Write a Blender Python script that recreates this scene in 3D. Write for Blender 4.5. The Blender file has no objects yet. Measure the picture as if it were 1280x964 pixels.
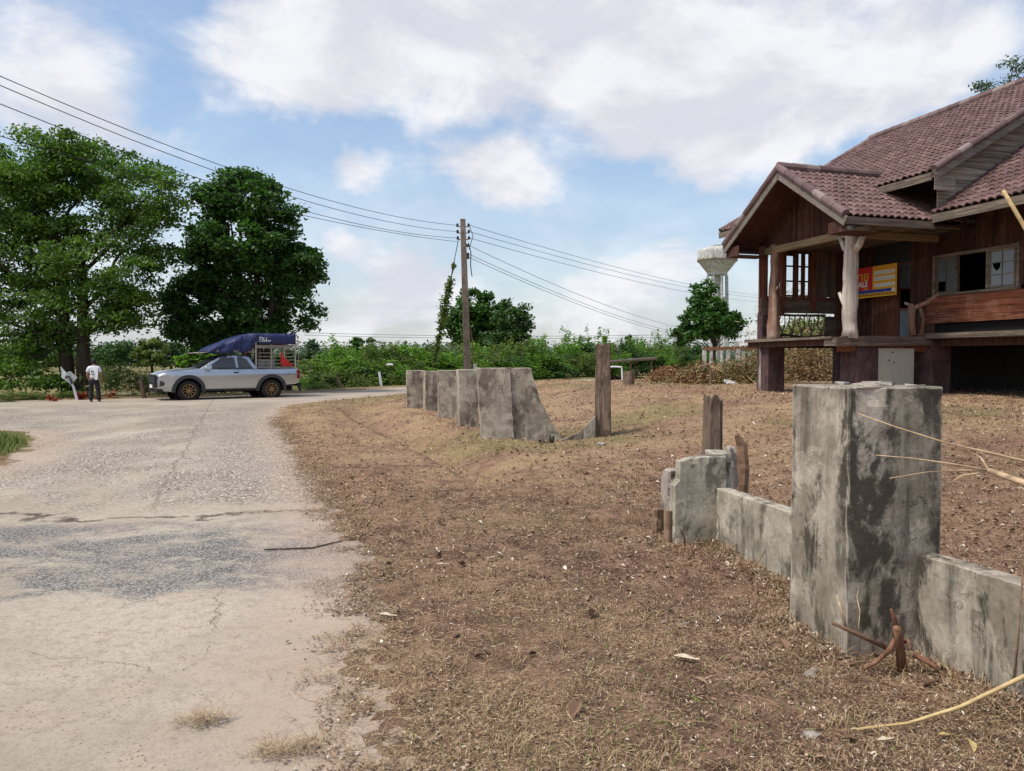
import bpy, bmesh, math, random
import numpy as np
from mathutils import Vector, Matrix, Euler
PI = math.pi
random.seed(7)
RNG = np.random.default_rng(11)
scene = bpy.context.scene
COL = scene.collection

# ------------------------------------------------------------------ camera
F = 960.0            # focal length in photo pixels (photo 1280 x 964)
EYE = 1.5
PITCH = math.atan(32 / F)
cam = bpy.data.cameras.new('camera')
cam.sensor_width = 36.0
cam.lens = 36.0 * F / 1280.0
cam.clip_start = 0.05
cam.clip_end = 6000
cam_o = bpy.data.objects.new('camera', cam)
COL.objects.link(cam_o)
cam_o.location = (0, 0, EYE)
cam_o.rotation_euler = (PI / 2 - PITCH, 0, 0)
scene.camera = cam_o


def ray(px, py):
    cx, cy = (px - 640) / F, (482 - py) / F
    c, s = math.cos(PITCH), math.sin(PITCH)
    return Vector((cx, c + cy * s, -s + cy * c))


def at(px, py, Y):
    r = ray(px, py)
    k = Y / r.y
    return Vector((r.x * k, Y, EYE + r.z * k))


def gnd(px, py, z=0.0):
    r = ray(px, py)
    k = (z - EYE) / r.z
    return Vector((r.x * k, r.y * k, z))


# ------------------------------------------------------------------ object helpers
def tag(o, label=None, cat=None, group=None, kind=None):
    if label: o['label'] = label
    if cat: o['category'] = cat
    if group: o['group'] = group
    if kind: o['kind'] = kind
    return o


def thing(name, label, cat, loc=(0, 0, 0), rz=0.0, group=None):
    o = bpy.data.objects.new(name, None)
    o.empty_display_size = 0.2
    COL.objects.link(o)
    o.location = loc
    o.rotation_euler = (0, 0, rz)
    return tag(o, label, cat, group)


def link(name, me, mat=None, parent=None):
    if mat is not None and len(me.materials) == 0:
        me.materials.append(mat)
    o = bpy.data.objects.new(name, me)
    COL.objects.link(o)
    if parent is not None:
        o.parent = parent
    return o


def copy_tree(o, parent=None):
    c = o.copy()
    COL.objects.link(c)
    c.parent = parent
    for ch in list(o.children):
        copy_tree(ch, c)
    return c


class MB:
    """collects shapes into one mesh"""
    def __init__(self):
        self.v = []
        self.f = []

    def add(self, vs, fs):
        b = len(self.v)
        self.v.extend([tuple(p) for p in vs])
        self.f.extend([tuple(i + b for i in f) for f in fs])
        return self

    def box(self, c, s, rot=None, jit=0.0):
        vs = []
        for dz in (-.5, .5):
            for dy in (-.5, .5):
                for dx in (-.5, .5):
                    p = Vector((dx * s[0], dy * s[1], dz * s[2]))
                    if jit: p += Vector([random.uniform(-jit, jit) for _ in range(3)])
                    if rot is not None: p = rot @ p
                    vs.append(Vector(c) + p)
        return self.add(vs, [(0, 2, 3, 1), (4, 5, 7, 6), (0, 1, 5, 4), (2, 6, 7, 3), (0, 4, 6, 2), (1, 3, 7, 5)])

    def span(self, a, b):
        """box between two corners"""
        a, b = Vector(a), Vector(b)
        return self.box((a + b) / 2, [abs(b[i] - a[i]) for i in range(3)])

    def beam(self, p0, p1, w, h, up=(0, 0, 1), jit=0.0):
        p0, p1 = Vector(p0), Vector(p1)
        d = (p1 - p0)
        L = d.length
        d.normalize()
        u = Vector(up)
        sx = d.cross(u)
        if sx.length < 1e-4: sx = d.cross(Vector((1, 0, 0)))
        sx.normalize()
        uu = sx.cross(d)
        rot = Matrix((sx, d, uu)).transposed()
        return self.box((p0 + p1) / 2, (w, L, h), rot, jit)

    def tube(self, pts, rad, n=8, cap=True, wob=0.0):
        pts = [Vector(p) for p in pts]
        if not hasattr(rad, '__len__'): rad = [rad] * len(pts)
        rings = []
        ref = None
        for i, p in enumerate(pts):
            a = pts[max(i - 1, 0)]
            b = pts[min(i + 1, len(pts) - 1)]
            d = (b - a).normalized()
            if ref is None:
                ref = Vector((0, 0, 1)) if abs(d.z) < .9 else Vector((1, 0, 0))
            x = d.cross(ref)
            if x.length < 1e-5: x = d.cross(Vector((0, 1, 0)))
            x.normalize()
            y = x.cross(d).normalized()
            ref = y.cross(x) if False else ref
            rings.append([p + (x * math.cos(k * 2 * PI / n) + y * math.sin(k * 2 * PI / n)) * rad[i] * (1 + random.uniform(-wob, wob)) for k in range(n)])
        vs = [q for r in rings for q in r]
        fs = []
        for i in range(len(rings) - 1):
            for k in range(n):
                k2 = (k + 1) % n
                fs.append((i * n + k, i * n + k2, (i + 1) * n + k2, (i + 1) * n + k))
        if cap:
            fs.append(tuple(range(n))[::-1])
            fs.append(tuple((len(rings) - 1) * n + k for k in range(n)))
        return self.add(vs, fs)

    def lathe(self, prof, n=24, c=(0, 0, 0), axis='z', cap=True):
        vs, fs = [], []
        c = Vector(c)
        for r, z in prof:
            for k in range(n):
                a = k * 2 * PI / n
                if axis == 'z': p = Vector((r * math.cos(a), r * math.sin(a), z))
                elif axis == 'y': p = Vector((r * math.cos(a), z, r * math.sin(a)))
                else: p = Vector((z, r * math.cos(a), r * math.sin(a)))
                vs.append(c + p)
        m = len(prof)
        for i in range(m - 1):
            for k in range(n):
                k2 = (k + 1) % n
                fs.append((i * n + k, i * n + k2, (i + 1) * n + k2, (i + 1) * n + k))
        if cap:
            fs.append(tuple(range(n))[::-1])
            fs.append(tuple((m - 1) * n + k for k in range(n)))
        return self.add(vs, fs)

    def poly(self, pts, thick):
        """flat outline (3D points in a plane) extruded by vector thick"""
        n = len(pts)
        pts = [Vector(p) for p in pts]
        t = Vector(thick)
        vs = pts + [p + t for p in pts]
        fs = [tuple(range(n))[::-1], tuple(range(n, 2 * n))]
        for i in range(n):
            j = (i + 1) % n
            fs.append((i, j, n + j, n + i))
        return self.add(vs, fs)

    def mesh(self, name, smooth=False, recalc=True):
        me = bpy.data.meshes.new(name)
        me.from_pydata(self.v, [], self.f)
        if recalc:
            bm = bmesh.new()
            bm.from_mesh(me)
            bmesh.ops.recalc_face_normals(bm, faces=bm.faces)
            bm.to_mesh(me)
            bm.free()
        if smooth:
            me.polygons.foreach_set('use_smooth', [True] * len(me.polygons))
        me.update()
        return me

    def build(self, name, mat, parent=None, smooth=False, bevel=0.0, segs=2):
        me = self.mesh(name, smooth)
        if bevel:
            bm = bmesh.new()
            bm.from_mesh(me)
            bmesh.ops.bevel(bm, geom=list(bm.edges), offset=bevel, segments=segs, affect='EDGES', profile=.6, clamp_overlap=True)
            bm.to_mesh(me)
            bm.free()
        return link(name, me, mat, parent)


def quads_mesh(name, P, smooth=False):
    """P: (N,4,3) array of loose quads -> mesh, fast"""
    n = len(P)
    me = bpy.data.meshes.new(name)
    me.vertices.add(n * 4)
    me.vertices.foreach_set('co', np.ascontiguousarray(P, dtype=np.float32).ravel())
    me.loops.add(n * 4)
    me.loops.foreach_set('vertex_index', np.arange(n * 4, dtype=np.int32))
    me.polygons.add(n)
    me.polygons.foreach_set('loop_start', np.arange(0, n * 4, 4, dtype=np.int32))
    if smooth: me.polygons.foreach_set('use_smooth', np.ones(n, dtype=bool))
    me.update(calc_edges=True)
    return me


def grid_mesh(name, X, Y, Z, keep=None):
    """X,Y,Z (r,c) arrays -> quad sheet"""
    r, c = X.shape
    co = np.stack([X, Y, Z], -1).reshape(-1, 3)
    idx = np.arange(r * c).reshape(r, c)
    q = np.stack([idx[:-1, :-1], idx[:-1, 1:], idx[1:, 1:], idx[1:, :-1]], -1).reshape(-1, 4)
    if keep is not None: q = q[keep.reshape(-1)]
    me = bpy.data.meshes.new(name)
    me.vertices.add(len(co))
    me.vertices.foreach_set('co', co.astype(np.float32).ravel())
    n = len(q)
    me.loops.add(n * 4)
    me.loops.foreach_set('vertex_index', q.astype(np.int32).ravel())
    me.polygons.add(n)
    me.polygons.foreach_set('loop_start', np.arange(0, n * 4, 4, dtype=np.int32))
    me.polygons.foreach_set('use_smooth', np.ones(n, dtype=bool))
    me.update(calc_edges=True)
    return me


# cheap value noise for shaping geometry
def vnoise(x, y, seed=0):
    x = np.asarray(x, float); y = np.asarray(y, float)
    xi = np.floor(x).astype(np.int64); yi = np.floor(y).astype(np.int64)
    xf = x - xi; yf = y - yi
    u = xf * xf * (3 - 2 * xf); v = yf * yf * (3 - 2 * yf)
    def h(a, b):
        n = (a * 374761393 + b * 668265263 + seed * 982451653) & 0x7fffffff
        n = ((n ^ (n >> 13)) * 1274126177) & 0x7fffffff
        return ((n ^ (n >> 16)) & 0xffff) / 65535.0
    return (h(xi, yi) * (1 - u) + h(xi + 1, yi) * u) * (1 - v) + (h(xi, yi + 1) * (1 - u) + h(xi + 1, yi + 1) * u) * v


def fbm(x, y, o=4, seed=0):
    t = 0; a = .5
    for i in range(o):
        t = t + a * vnoise(np.asarray(x) * 2 ** i, np.asarray(y) * 2 ** i, seed + i)
        a *= .5
    return t / (1 - .5 ** o)


def sstep(a, b, x):
    t = np.clip((np.asarray(x, float) - a) / (b - a), 0, 1)
    return t * t * (3 - 2 * t)


# ------------------------------------------------------------------ materials
class NT:
    def __init__(self, name):
        self.m = bpy.data.materials.new(name)
        self.m.use_nodes = True
        self.t = self.m.node_tree
        self.n = self.t.nodes
        self.bsdf = self.n['Principled BSDF']
        self.out = self.n['Material Output']
        self._tc = None

    def new(self, typ, **kw):
        nd = self.n.new(typ)
        for k, v in kw.items(): setattr(nd, k, v)
        return nd

    def l(self, a, b): self.t.links.new(a, b)

    def put(self, sock, val):
        if hasattr(val, 'links') or isinstance(val, bpy.types.NodeSocket): self.l(val, sock)
        else:
            if hasattr(val, '__len__') and len(val) == 3 and sock.type == 'RGBA': val = (*val, 1)
            sock.default_value = val

    def co(self, scale=None, rot=None):
        if self._tc is None: self._tc = self.new('ShaderNodeTexCoord')
        o = self._tc.outputs['Object']
        if scale is None and rot is None: return o
        mp = self.new('ShaderNodeMapping')
        self.l(o, mp.inputs[0])
        if scale is not None: mp.inputs['Scale'].default_value = scale
        if rot is not None: mp.inputs['Rotation'].default_value = rot
        return mp.outputs[0]

    def noise(self, scale, detail=4, rough=.55, vec=None, dist=0.0, col=False):
        nd = self.new('ShaderNodeTexNoise')
        self.l(vec if vec is not None else self.co(), nd.inputs['Vector'])
        nd.inputs['Scale'].default_value = scale
        nd.inputs['Detail'].default_value = detail
        nd.inputs['Roughness'].default_value = rough
        nd.inputs['Distortion'].default_value = dist
        return nd.outputs['Color' if col else 'Fac']

    def voro(self, scale, feature='F1', vec=None, out='Distance', rnd=1.0):
        nd = self.new('ShaderNodeTexVoronoi', feature=feature)
        self.l(vec if vec is not None else self.co(), nd.inputs['Vector'])
        nd.inputs['Scale'].default_value = scale
        nd.inputs['Randomness'].default_value = rnd
        return nd.outputs[out]

    def ramp(self, fac, stops, interp='LINEAR'):
        nd = self.new('ShaderNodeValToRGB')
        cr = nd.color_ramp
        cr.interpolation = interp
        while len(cr.elements) < len(stops): cr.elements.new(.5)
        for e, (p, c) in zip(cr.elements, stops):
            e.position = p
            if not hasattr(c, '__len__'): c = (c, c, c)
            e.color = (*c, 1) if len(c) == 3 else c
        self.put(nd.inputs[0], fac)
        return nd.outputs[0]

    def mix(self, fac, a, b, blend='MIX'):
        nd = self.new('ShaderNodeMix', data_type='RGBA', blend_type=blend)
        self.put(nd.inputs[0], fac)
        self.put(nd.inputs[6], a)
        self.put(nd.inputs[7], b)
        return nd.outputs[2]

    def math(self, op, a, b=0.0, c=0.0, clamp=False):
        nd = self.new('ShaderNodeMath', operation=op, use_clamp=clamp)
        self.put(nd.inputs[0], a)
        self.put(nd.inputs[1], b)
        self.put(nd.inputs[2], c)
        return nd.outputs[0]

    def rng(self, v, a, b, c=0.0, d=1.0, smooth=True):
        nd = self.new('ShaderNodeMapRange', interpolation_type='SMOOTHSTEP' if smooth else 'LINEAR')
        self.put(nd.inputs[0], v)
        for i, q in enumerate((a, b, c, d)): nd.inputs[i + 1].default_value = q
        return nd.outputs[0]

    def attr(self, name, out='Fac'):
        nd = self.new('ShaderNodeAttribute', attribute_name=name)
        return nd.outputs[out]

    def island(self):
        return self.new('ShaderNodeNewGeometry').outputs['Random Per Island']

    def objrand(self):
        return self.new('ShaderNodeObjectInfo').outputs['Random']

    def xyz(self, vec=None):
        nd = self.new('ShaderNodeSeparateXYZ')
        self.l(vec if vec is not None else self.co(), nd.inputs[0])
        return nd.outputs

    def bump(self, h, strength=.3, dist=.02):
        nd = self.new('ShaderNodeBump')
        nd.inputs['Strength'].default_value = strength
        nd.inputs['Distance'].default_value = dist
        self.put(nd.inputs['Height'], h)
        self.l(nd.outputs[0], self.bsdf.inputs['Normal'])

    def done(self, color, rough=.8, metal=0.0, spec=.3):
        self.put(self.bsdf.inputs['Base Color'], color)
        self.put(self.bsdf.inputs['Roughness'], rough)
        self.put(self.bsdf.inputs['Metallic'], metal)
        self.put(self.bsdf.inputs['Specular IOR Level'], spec)
        return self.m


def m_plain(name, col, rough=.6, metal=0.0, var=.15, scale=6, spec=.3):
    t = NT(name)
    n = t.noise(scale, 5)
    a = [c * (1 - var) for c in col]; b = [min(1, c * (1 + var)) for c in col]
    t.bump(n, .1, .005)
    return t.done(t.ramp(n, [(.3, a), (.7, b)]), rough, metal, spec)


def m_wood(name, dark, light, axis=2, rough=.85, wear=None, wearamt=.5, grain=30):
    """weathered timber: grain stretched along one local axis, each board its own tone"""
    t = NT(name)
    sc = [grain, grain, grain]
    sc[axis] = grain * .04
    g = t.noise(1.0, 6, .65, t.co(tuple(sc)))
    isl = t.island()
    base = t.mix(t.rng(g, .3, .7), dark, light)
    tone = t.rng(isl, 0, 1, .62, 1.25, False)
    cm = t.new('ShaderNodeCombineXYZ')
    for i in range(3): t.l(tone, cm.inputs[i])
    base = t.mix(1.0, base, cm.outputs[0], 'MULTIPLY')
    if wear is not None:
        w = t.noise(2.3, 6, .7)
        wf = t.math('MULTIPLY', t.rng(w, .48, .62), t.rng(g, .35, .6))
        base = t.mix(t.math('MULTIPLY', wf, wearamt), base, wear)
    t.bump(g, .5, .01)
    return t.done(base, rough, 0, .2)


def m_concrete(name, lo, hi, stain=(.055, .046, .035), samt=.8, seed=0.0, crack=True, streak=True, bumpk=.55, bias=0.0):
    t = NT(name)
    off = t.new('ShaderNodeVectorMath', operation='ADD')
    t.l(t.co(), off.inputs[0])
    cb = t.new('ShaderNodeCombineXYZ')
    rr = t.objrand()
    t.put(cb.inputs[0], t.math('MULTIPLY_ADD', rr, 31.0, seed * 3.1)); t.put(cb.inputs[1], t.math('MULTIPLY_ADD', rr, 17.0, seed)); t.put(cb.inputs[2], t.math('MULTIPLY_ADD', rr, 9.0, seed))
    t.l(cb.outputs[0], off.inputs[1])
    v = off.outputs[0]
    n1 = t.noise(2.6, 8, .65, v)
    n2 = t.noise(30, 7, .72, v)
    n3 = t.noise(9, 6, .7, v)
    base = t.mix(t.rng(n1, .36, .64), lo, hi)
    base = t.mix(t.rng(n3, .45, .7, 0, .5), base, [c * .62 for c in lo])
    base = t.mix(t.rng(n2, .45, .75, 0, .55), base, [c * .5 for c in lo])
    # plaster skim: crisp lighter islands with a thin dark rim
    pn = t.noise(3.2, 7, .6, v, .5)
    patch = t.rng(pn, .535, .55)
    rim = t.math('MULTIPLY', t.rng(t.math('ABSOLUTE', t.math('SUBTRACT', pn, .535)), .007, .001), t.rng(n1, .38, .55))
    base = t.mix(t.math('MULTIPLY', patch, .3), base, [min(1, c * 1.3) for c in hi])
    if streak:
        mp = t.new('ShaderNodeMapping'); t.l(v, mp.inputs[0]); mp.inputs['Scale'].default_value = (10, 10, .8)
        s1 = t.noise(1, 7, .7, mp.outputs[0])
        s2 = t.noise(1.9, 5, .6, v)
        sf = t.math('MULTIPLY', t.rng(s1, .42, .68), t.rng(s2, .42, .6))
        base = t.mix(t.math('MULTIPLY', sf, samt * .9), base, stain)
    mm = t.new('ShaderNodeMapping'); t.l(v, mm.inputs[0]); mm.inputs['Scale'].default_value = (3.4, 3.4, 1.7)
    mo = t.noise(1.0, 10, .72, mm.outputs[0], .4)
    if bias:
        mo = t.math('ADD', mo, t.math('MULTIPLY', t.rng(t.xyz()[1], -.255, -.262), bias))
    base = t.mix(t.math('MULTIPLY', t.rng(mo, .5, .6), samt), base, stain)
    grn = t.noise(1.5, 7, .65, v)
    base = t.mix(t.rng(grn, .5, .72, 0, .4 * samt), base, (.12, .10, .065))
    base = t.mix(t.math('MULTIPLY', rim, .3), base, (.07, .06, .05))
    # worn, paler arrises
    bv = t.new('ShaderNodeBevel', samples=4); bv.inputs['Radius'].default_value = .014
    ge = t.new('ShaderNodeNewGeometry')
    dp = t.new('ShaderNodeVectorMath', operation='DOT_PRODUCT'); t.l(bv.outputs[0], dp.inputs[0]); t.l(ge.outputs['Normal'], dp.inputs[1])
    edg = t.math('MULTIPLY', t.rng(dp.outputs['Value'], .985, .86), t.rng(n3, .38, .56))
    base = t.mix(t.math('MULTIPLY', edg, .7), base, [min(1, c * 1.45) for c in hi])
    h = t.math('ADD', t.math('MULTIPLY', n2, .5), t.math('MULTIPLY', n3, .7))
    h = t.math('ADD', h, t.math('MULTIPLY', patch, .25))
    if crack:
        wv = t.mix(.3, v, t.noise(3.1, 6, .65, v, col=True))
        ce = t.voro(2.1, 'DISTANCE_TO_EDGE', wv)
        ck = t.math('MULTIPLY', t.rng(ce, .008, .0), t.rng(t.noise(1.9, 4, .6, v), .54, .6))
        base = t.mix(t.math('MULTIPLY', ck, .7), base, (.05, .042, .035))
        h = t.math('SUBTRACT', h, ck)
    t.bump(h, bumpk, .012)
    return t.done(base, .92, 0, .15)


def m_leaf(name, dark, light, trans=.35, hue=None):
    t = NT(name)
    isl = t.island()
    big = t.noise(.9, 3)
    f = t.math('ADD', t.math('MULTIPLY', isl, .6), t.math('MULTIPLY', t.rng(big, .3, .7), .4))
    c = t.ramp(f, [(.1, dark), (.9, light)])
    if hue is not None:
        c = t.mix(t.rng(isl, .93, .95), c, hue)
    t.done(c, .55, 0, .35)
    tr = t.new('ShaderNodeBsdfTranslucent')
    t.l(t.mix(1.0, c, (1.0, 1.15, .5), 'MULTIPLY'), tr.inputs[0])
    mx = t.new('ShaderNodeMixShader')
    mx.inputs[0].default_value = trans
    t.l(t.bsdf.outputs[0], mx.inputs[1])
    t.l(tr.outputs[0], mx.inputs[2])
    t.l(mx.outputs[0], t.out.inputs[0])
    return t.m


M = {}
M['wood_gable'] = m_wood('wood_gable', (.03, .013, .009), (.10, .042, .028), 2, wear=(.16, .11, .08), wearamt=.3)
M['wood_wall'] = m_wood('wood_wall', (.022, .011, .008), (.085, .036, .024), 2, wear=(.17, .11, .075), wearamt=.35)
M['wood_red'] = m_wood('wood_red', (.085, .026, .014), (.25, .085, .045), 1, wear=(.34, .2, .13), wearamt=.5)
M['wood_door'] = m_wood('wood_door', (.06, .02, .012), (.16, .055, .032), 2)
M['wood_grey_s'] = m_wood('wood_grey_s', (.065, .047, .036), (.2, .15, .115), 0, wear=(.06, .045, .035), wearamt=.5)
M['wood_grey_t'] = m_wood('wood_grey_t', (.07, .055, .043), (.24, .19, .145), 1, wear=(.07, .055, .04), wearamt=.55)
M['wood_grey_z'] = m_wood('wood_grey_z', (.055, .038, .028), (.19, .14, .105), 2)
M['wood_beam'] = m_wood('wood_beam', (.15, .105, .06), (.34, .25, .15), 1)
M['wood_verge'] = m_wood('wood_verge', (.10, .085, .07), (.28, .24, .2), 0, wear=(.08, .07, .06))
M['wood_soffit'] = m_wood('wood_soffit', (.15, .12, .09), (.38, .31, .24), 0)
M['bark_white'] = m_wood('bark_white', (.34, .285, .24), (.7, .62, .53), 2, wear=(.16, .11, .09), wearamt=.7, grain=12)
M['bark_red'] = m_wood('bark_red', (.15, .08, .05), (.36, .22, .16), 2, wear=(.46, .38, .3), wearamt=.6, grain=12)
M['post_wood'] = m_wood('post_wood', (.075, .05, .035), (.27, .19, .14), 2, wear=(.04, .025, .018), wearamt=.8, grain=42)
M['bark'] = m_wood('bark', (.03, .022, .016), (.09, .068, .05), 2, grain=14)
M['branch'] = m_wood('branch', (.3, .2, .12), (.55, .4, .25), 0, grain=20)
M['twig'] = m_wood('twig', (.12, .07, .045), (.27, .16, .1), 0, grain=20)
M['purple_paint'] = m_concrete('purple_paint', (.075, .042, .044), (.12, .072, .072), (.03, .02, .02), .5, 4, crack=False)
M['concrete'] = m_concrete('concrete', (.25, .21, .16), (.47, .41, .33), samt=.95, seed=1, bias=.045)
M['concrete_b'] = m_concrete('concrete_b', (.29, .255, .195), (.47, .425, .34), samt=.75, seed=5)
M['concrete_far'] = m_concrete('concrete_far', (.28, .235, .18), (.50, .43, .34), (.1, .075, .055), .65, seed=8)
M['concrete_raw'] = m_concrete('concrete_raw', (.2, .17, .14), (.38, .33, .28), samt=.5, seed=3, streak=False)
M['tower'] = m_concrete('tower', (.42, .41, .37), (.62, .61, .56), (.16, .15, .13), .55, 2, crack=False)
M['pole'] = m_concrete('pole', (.17, .13, .1), (.28, .22, .17), samt=.2, seed=6, crack=False)
M['board_white'] = m_plain('board_white', (.42, .4, .34), .7, 0, .08)
M['glass'] = NT('glass').done((.16, .19, .21), .08, 0, .8)
M['glass_dim'] = m_plain('glass_dim', (.07, .085, .09), .3, 0, .3, 3, .5)
M['dark_void'] = m_plain('dark_void', (.012, .01, .009), .95, 0, .2)
M['silver'] = NT('silver').done((.47, .5, .54), .24, .8, .5)
M['black_plastic'] = m_plain('black_plastic', (.022, .022, .024), .55, 0, .15, 20)
M['flare_plastic'] = m_plain('flare_plastic', (.05, .052, .057), .6, 0, .15, 20)
M['tyre'] = m_plain('tyre', (.026, .022, .019), .9, 0, .35, 20)
M['bronze'] = m_plain('bronze', (.27, .17, .085), .4, .6, .15, 12)
M['truck_glass'] = NT('truck_glass').done((.035, .042, .046), .05, 0, .8)
M['lamp_clear'] = NT('lamp_clear').done((.6, .63, .66), .12, .3, .7)
M['lamp_red'] = m_plain('lamp_red', (.22, .012, .018), .25, 0, .1)
M['chrome'] = m_plain('chrome', (.5, .5, .5), .3, .9, .05)
M['cage_metal'] = m_plain('cage_metal', (.42, .35, .29), .5, .3, .35, 9)
t = NT('tarp')
n = t.noise(2.2, 6, .6, t.co((1, 1, .45)), 1.2)
t.bump(n, 1.0, .16)
M['tarp'] = t.done(t.mix(t.noise(6, 4), (.016, .024, .085), (.03, .04, .13)), .5, 0, .35)
M['white_print'] = m_plain('white_print', (.72, .72, .72), .6, 0, .1)
M['red_cloth'] = m_plain('red_cloth', (.5, .03, .03), .7, 0, .2)
M['shirt'] = m_plain('shirt', (.68, .68, .74), .85, 0, .08, 10)
M['shirt_white'] = m_plain('shirt_white', (.82, .82, .84), .85, 0, .05, 10)
M['trousers'] = m_plain('trousers', (.018, .018, .026), .85, 0, .2, 10)
M['skin'] = m_plain('skin', (.30, .16, .1), .6, 0, .1, 10)
M['hair'] = m_plain('hair', (.012, .01, .01), .6, 0, .2, 20)
M['shoe'] = m_plain('shoe', (.02, .018, .018), .6)
M['sign_red'] = m_plain('sign_red', (.55, .025, .025), .45, 0, .06)
M['sign_yellow'] = m_plain('sign_yellow', (.72, .38, .03), .45, 0, .06)
M['sign_orange'] = m_plain('sign_orange', (.66, .28, .03), .45, 0, .06)
M['sign_white'] = m_plain('sign_white', (.74, .72, .68), .45, 0, .06)
M['sign_blue'] = m_plain('sign_blue', (.03, .06, .32), .45, 0, .06)
M['sign_dark'] = m_plain('sign_dark', (.16, .09, .02), .45, 0, .06)
M['sign_grey'] = m_plain('sign_grey', (.4, .42, .4), .6, .2, .3, 5)
M['sheet_roof'] = m_plain('sheet_roof', (.22, .2, .2), .6, .3, .4, 3)
M['white_pipe'] = m_plain('white_pipe', (.7, .72, .74), .4, 0, .1)
M['pond_white'] = m_plain('pond_white', (.62, .63, .66), .6, 0, .1)
M['rust'] = m_plain('rust', (.2, .1, .06), .85, .1, .4, 5)
M['cable'] = m_plain('cable', (.02, .02, .022), .7, 0, .2)
M['insulator'] = m_plain('insulator', (.06, .04, .035), .35)
M['cane'] = m_wood('cane', (.36, .25, .11), (.6, .45, .23), 0, grain=25)
M['red_flower'] = m_leaf('red_flower', (.16, .012, .008), (.36, .03, .015), .1)

M['leaf_rain'] = m_leaf('leaf_rain', (.04, .092, .015), (.145, .255, .04), .42)
M['leaf_dark'] = m_leaf('leaf_dark', (.026, .07, .017), (.085, .19, .034), .36)
M['leaf_mid'] = m_leaf('leaf_mid', (.028, .07, .022), (.08, .155, .04), .3)
M['leaf_bush'] = m_leaf('leaf_bush', (.07, .15, .018), (.22, .38, .06), .45)
M['leaf_olive'] = m_leaf('leaf_olive', (.07, .11, .025), (.19, .24, .07), .36)
M['leaf_pale'] = m_leaf('leaf_pale', (.055, .095, .05), (.12, .17, .085), .3)
M['leaf_dead'] = m_leaf('leaf_dead', (.14, .075, .035), (.40, .25, .125), .15)
M['dead_red'] = m_leaf('dead_red', (.17, .06, .03), (.37, .16, .08), .15)

M['rust_wood'] = m_wood('rust_wood', (.11, .05, .03), (.27, .14, .085), 2, grain=20)
M['cut_wood'] = m_wood('cut_wood', (.12, .075, .05), (.27, .18, .12), 2, grain=30)
M['leaf_yellow'] = m_plain('leaf_yellow', (.46, .34, .14), .7, 0, .3, 30)
M['leaf_cream'] = m_plain('leaf_cream', (.58, .46, .33), .8, 0, .3, 30)
M['wood_red_z'] = m_wood('wood_red_z', (.07, .022, .013), (.2, .075, .045), 2, wear=(.27, .16, .11), wearamt=.4)
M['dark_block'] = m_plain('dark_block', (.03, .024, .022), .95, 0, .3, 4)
M['glass_dark'] = NT('glass_dark').done((.03, .035, .04), .25, 0, .5)
M['glass_dusty'] = m_plain('glass_dusty', (.13, .15, .165), .45, 0, .35, 4, .5)
M['glass_sky'] = NT('glass_sky').done((.3, .34, .38), .12, .25, .9)  # pale sky reflection put into the pane colour
M['leaf_far'] = m_leaf('leaf_far', (.05, .085, .055), (.09, .13, .08), .2)
M['cage_load'] = m_plain('cage_load', (.3, .29, .27), .8, 0, .4, 5)
# ------------------------------------------------------------------ render / world
scene.render.engine = 'CYCLES'
scene.view_settings.view_transform = 'Standard'
scene.view_settings.look = 'None'
scene.view_settings.gamma = 1
scene.view_settings.exposure = 0.15
scene.cycles.max_bounces = 6
scene.cycles.transparent_max_bounces = 8
scene.cycles.caustics_reflective = False
scene.cycles.caustics_refractive = False

SUN_EL, SUN_AZ = math.radians(60), math.radians(243)
world = bpy.data.worlds.new('World')
scene.world = world
world.use_nodes = True
wt = world.node_tree
for nd in list(wt.nodes): wt.nodes.remove(nd)


class WT(NT):
    def __init__(self, tree):
        self.t = tree
        self.n = tree.nodes
        self._tc = None

    def co(self, scale=None, rot=None):
        if self._tc is None: self._tc = self.new('ShaderNodeTexCoord')
        return self._tc.outputs['Generated']


W = WT(wt)
sky = W.new('ShaderNodeTexSky', sky_type='NISHITA')
sky.sun_disc = False
sky.sun_elevation = SUN_EL
sky.sun_rotation = SUN_AZ
sky.air_density = 1.0
sky.dust_density = 2.2
sky.ozone_density = 1.6
dirv = W.co()
wx, wy, wz = W.xyz(dirv)[:3]
az = W.math('ARCTAN2', wx, wy)
el = W.math('ARCSINE', wz)
# cloud banks: azimuth, elevation, half widths (in photo pixels, turned into angles), strength
CL = [(40, 50, 120, 90, 1.0), (100, 175, 150, 60, .8), (345, 75, 120, 70, .95), (470, 90, 170, 75, .95), (620, 60, 190, 90, 1.0),
      (820, 80, 220, 110, 1.0), (1010, 120, 170, 95, 1.0), (640, 235, 105, 48, .95), (455, 230, 52, 34, .85),
      (600, 210, 60, 30, .5), (515, 345, 120, 70, .75), (415, 298, 50, 26, .65), (850, 310, 130, 75, .75), (1180, 60, 140, 100, .75), (720, 360, 170, 60, .6),
      (380, 380, 260, 60, .55), (640, 420, 900, 40, .5), (240, 240, 40, 60, .5), (920, 40, 200, 60, .6), (860, 160, 120, 40, .6), (700, -120, 700, 120, .9)]
warp = W.new('ShaderNodeVectorMath', operation='SCALE')
wn = W.noise(5.0, 5, .6, dirv, col=True)
sub = W.new('ShaderNodeVectorMath', operation='SUBTRACT'); W.l(wn, sub.inputs[0]); sub.inputs[1].default_value = (.5, .5, .5)
W.l(sub.outputs[0], warp.inputs[0]); warp.inputs['Scale'].default_value = .16
wo = W.xyz(warp.outputs[0])
azw = W.math('ADD', az, wo[0])
elw = W.math('ADD', el, wo[1])
acc = None
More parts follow.
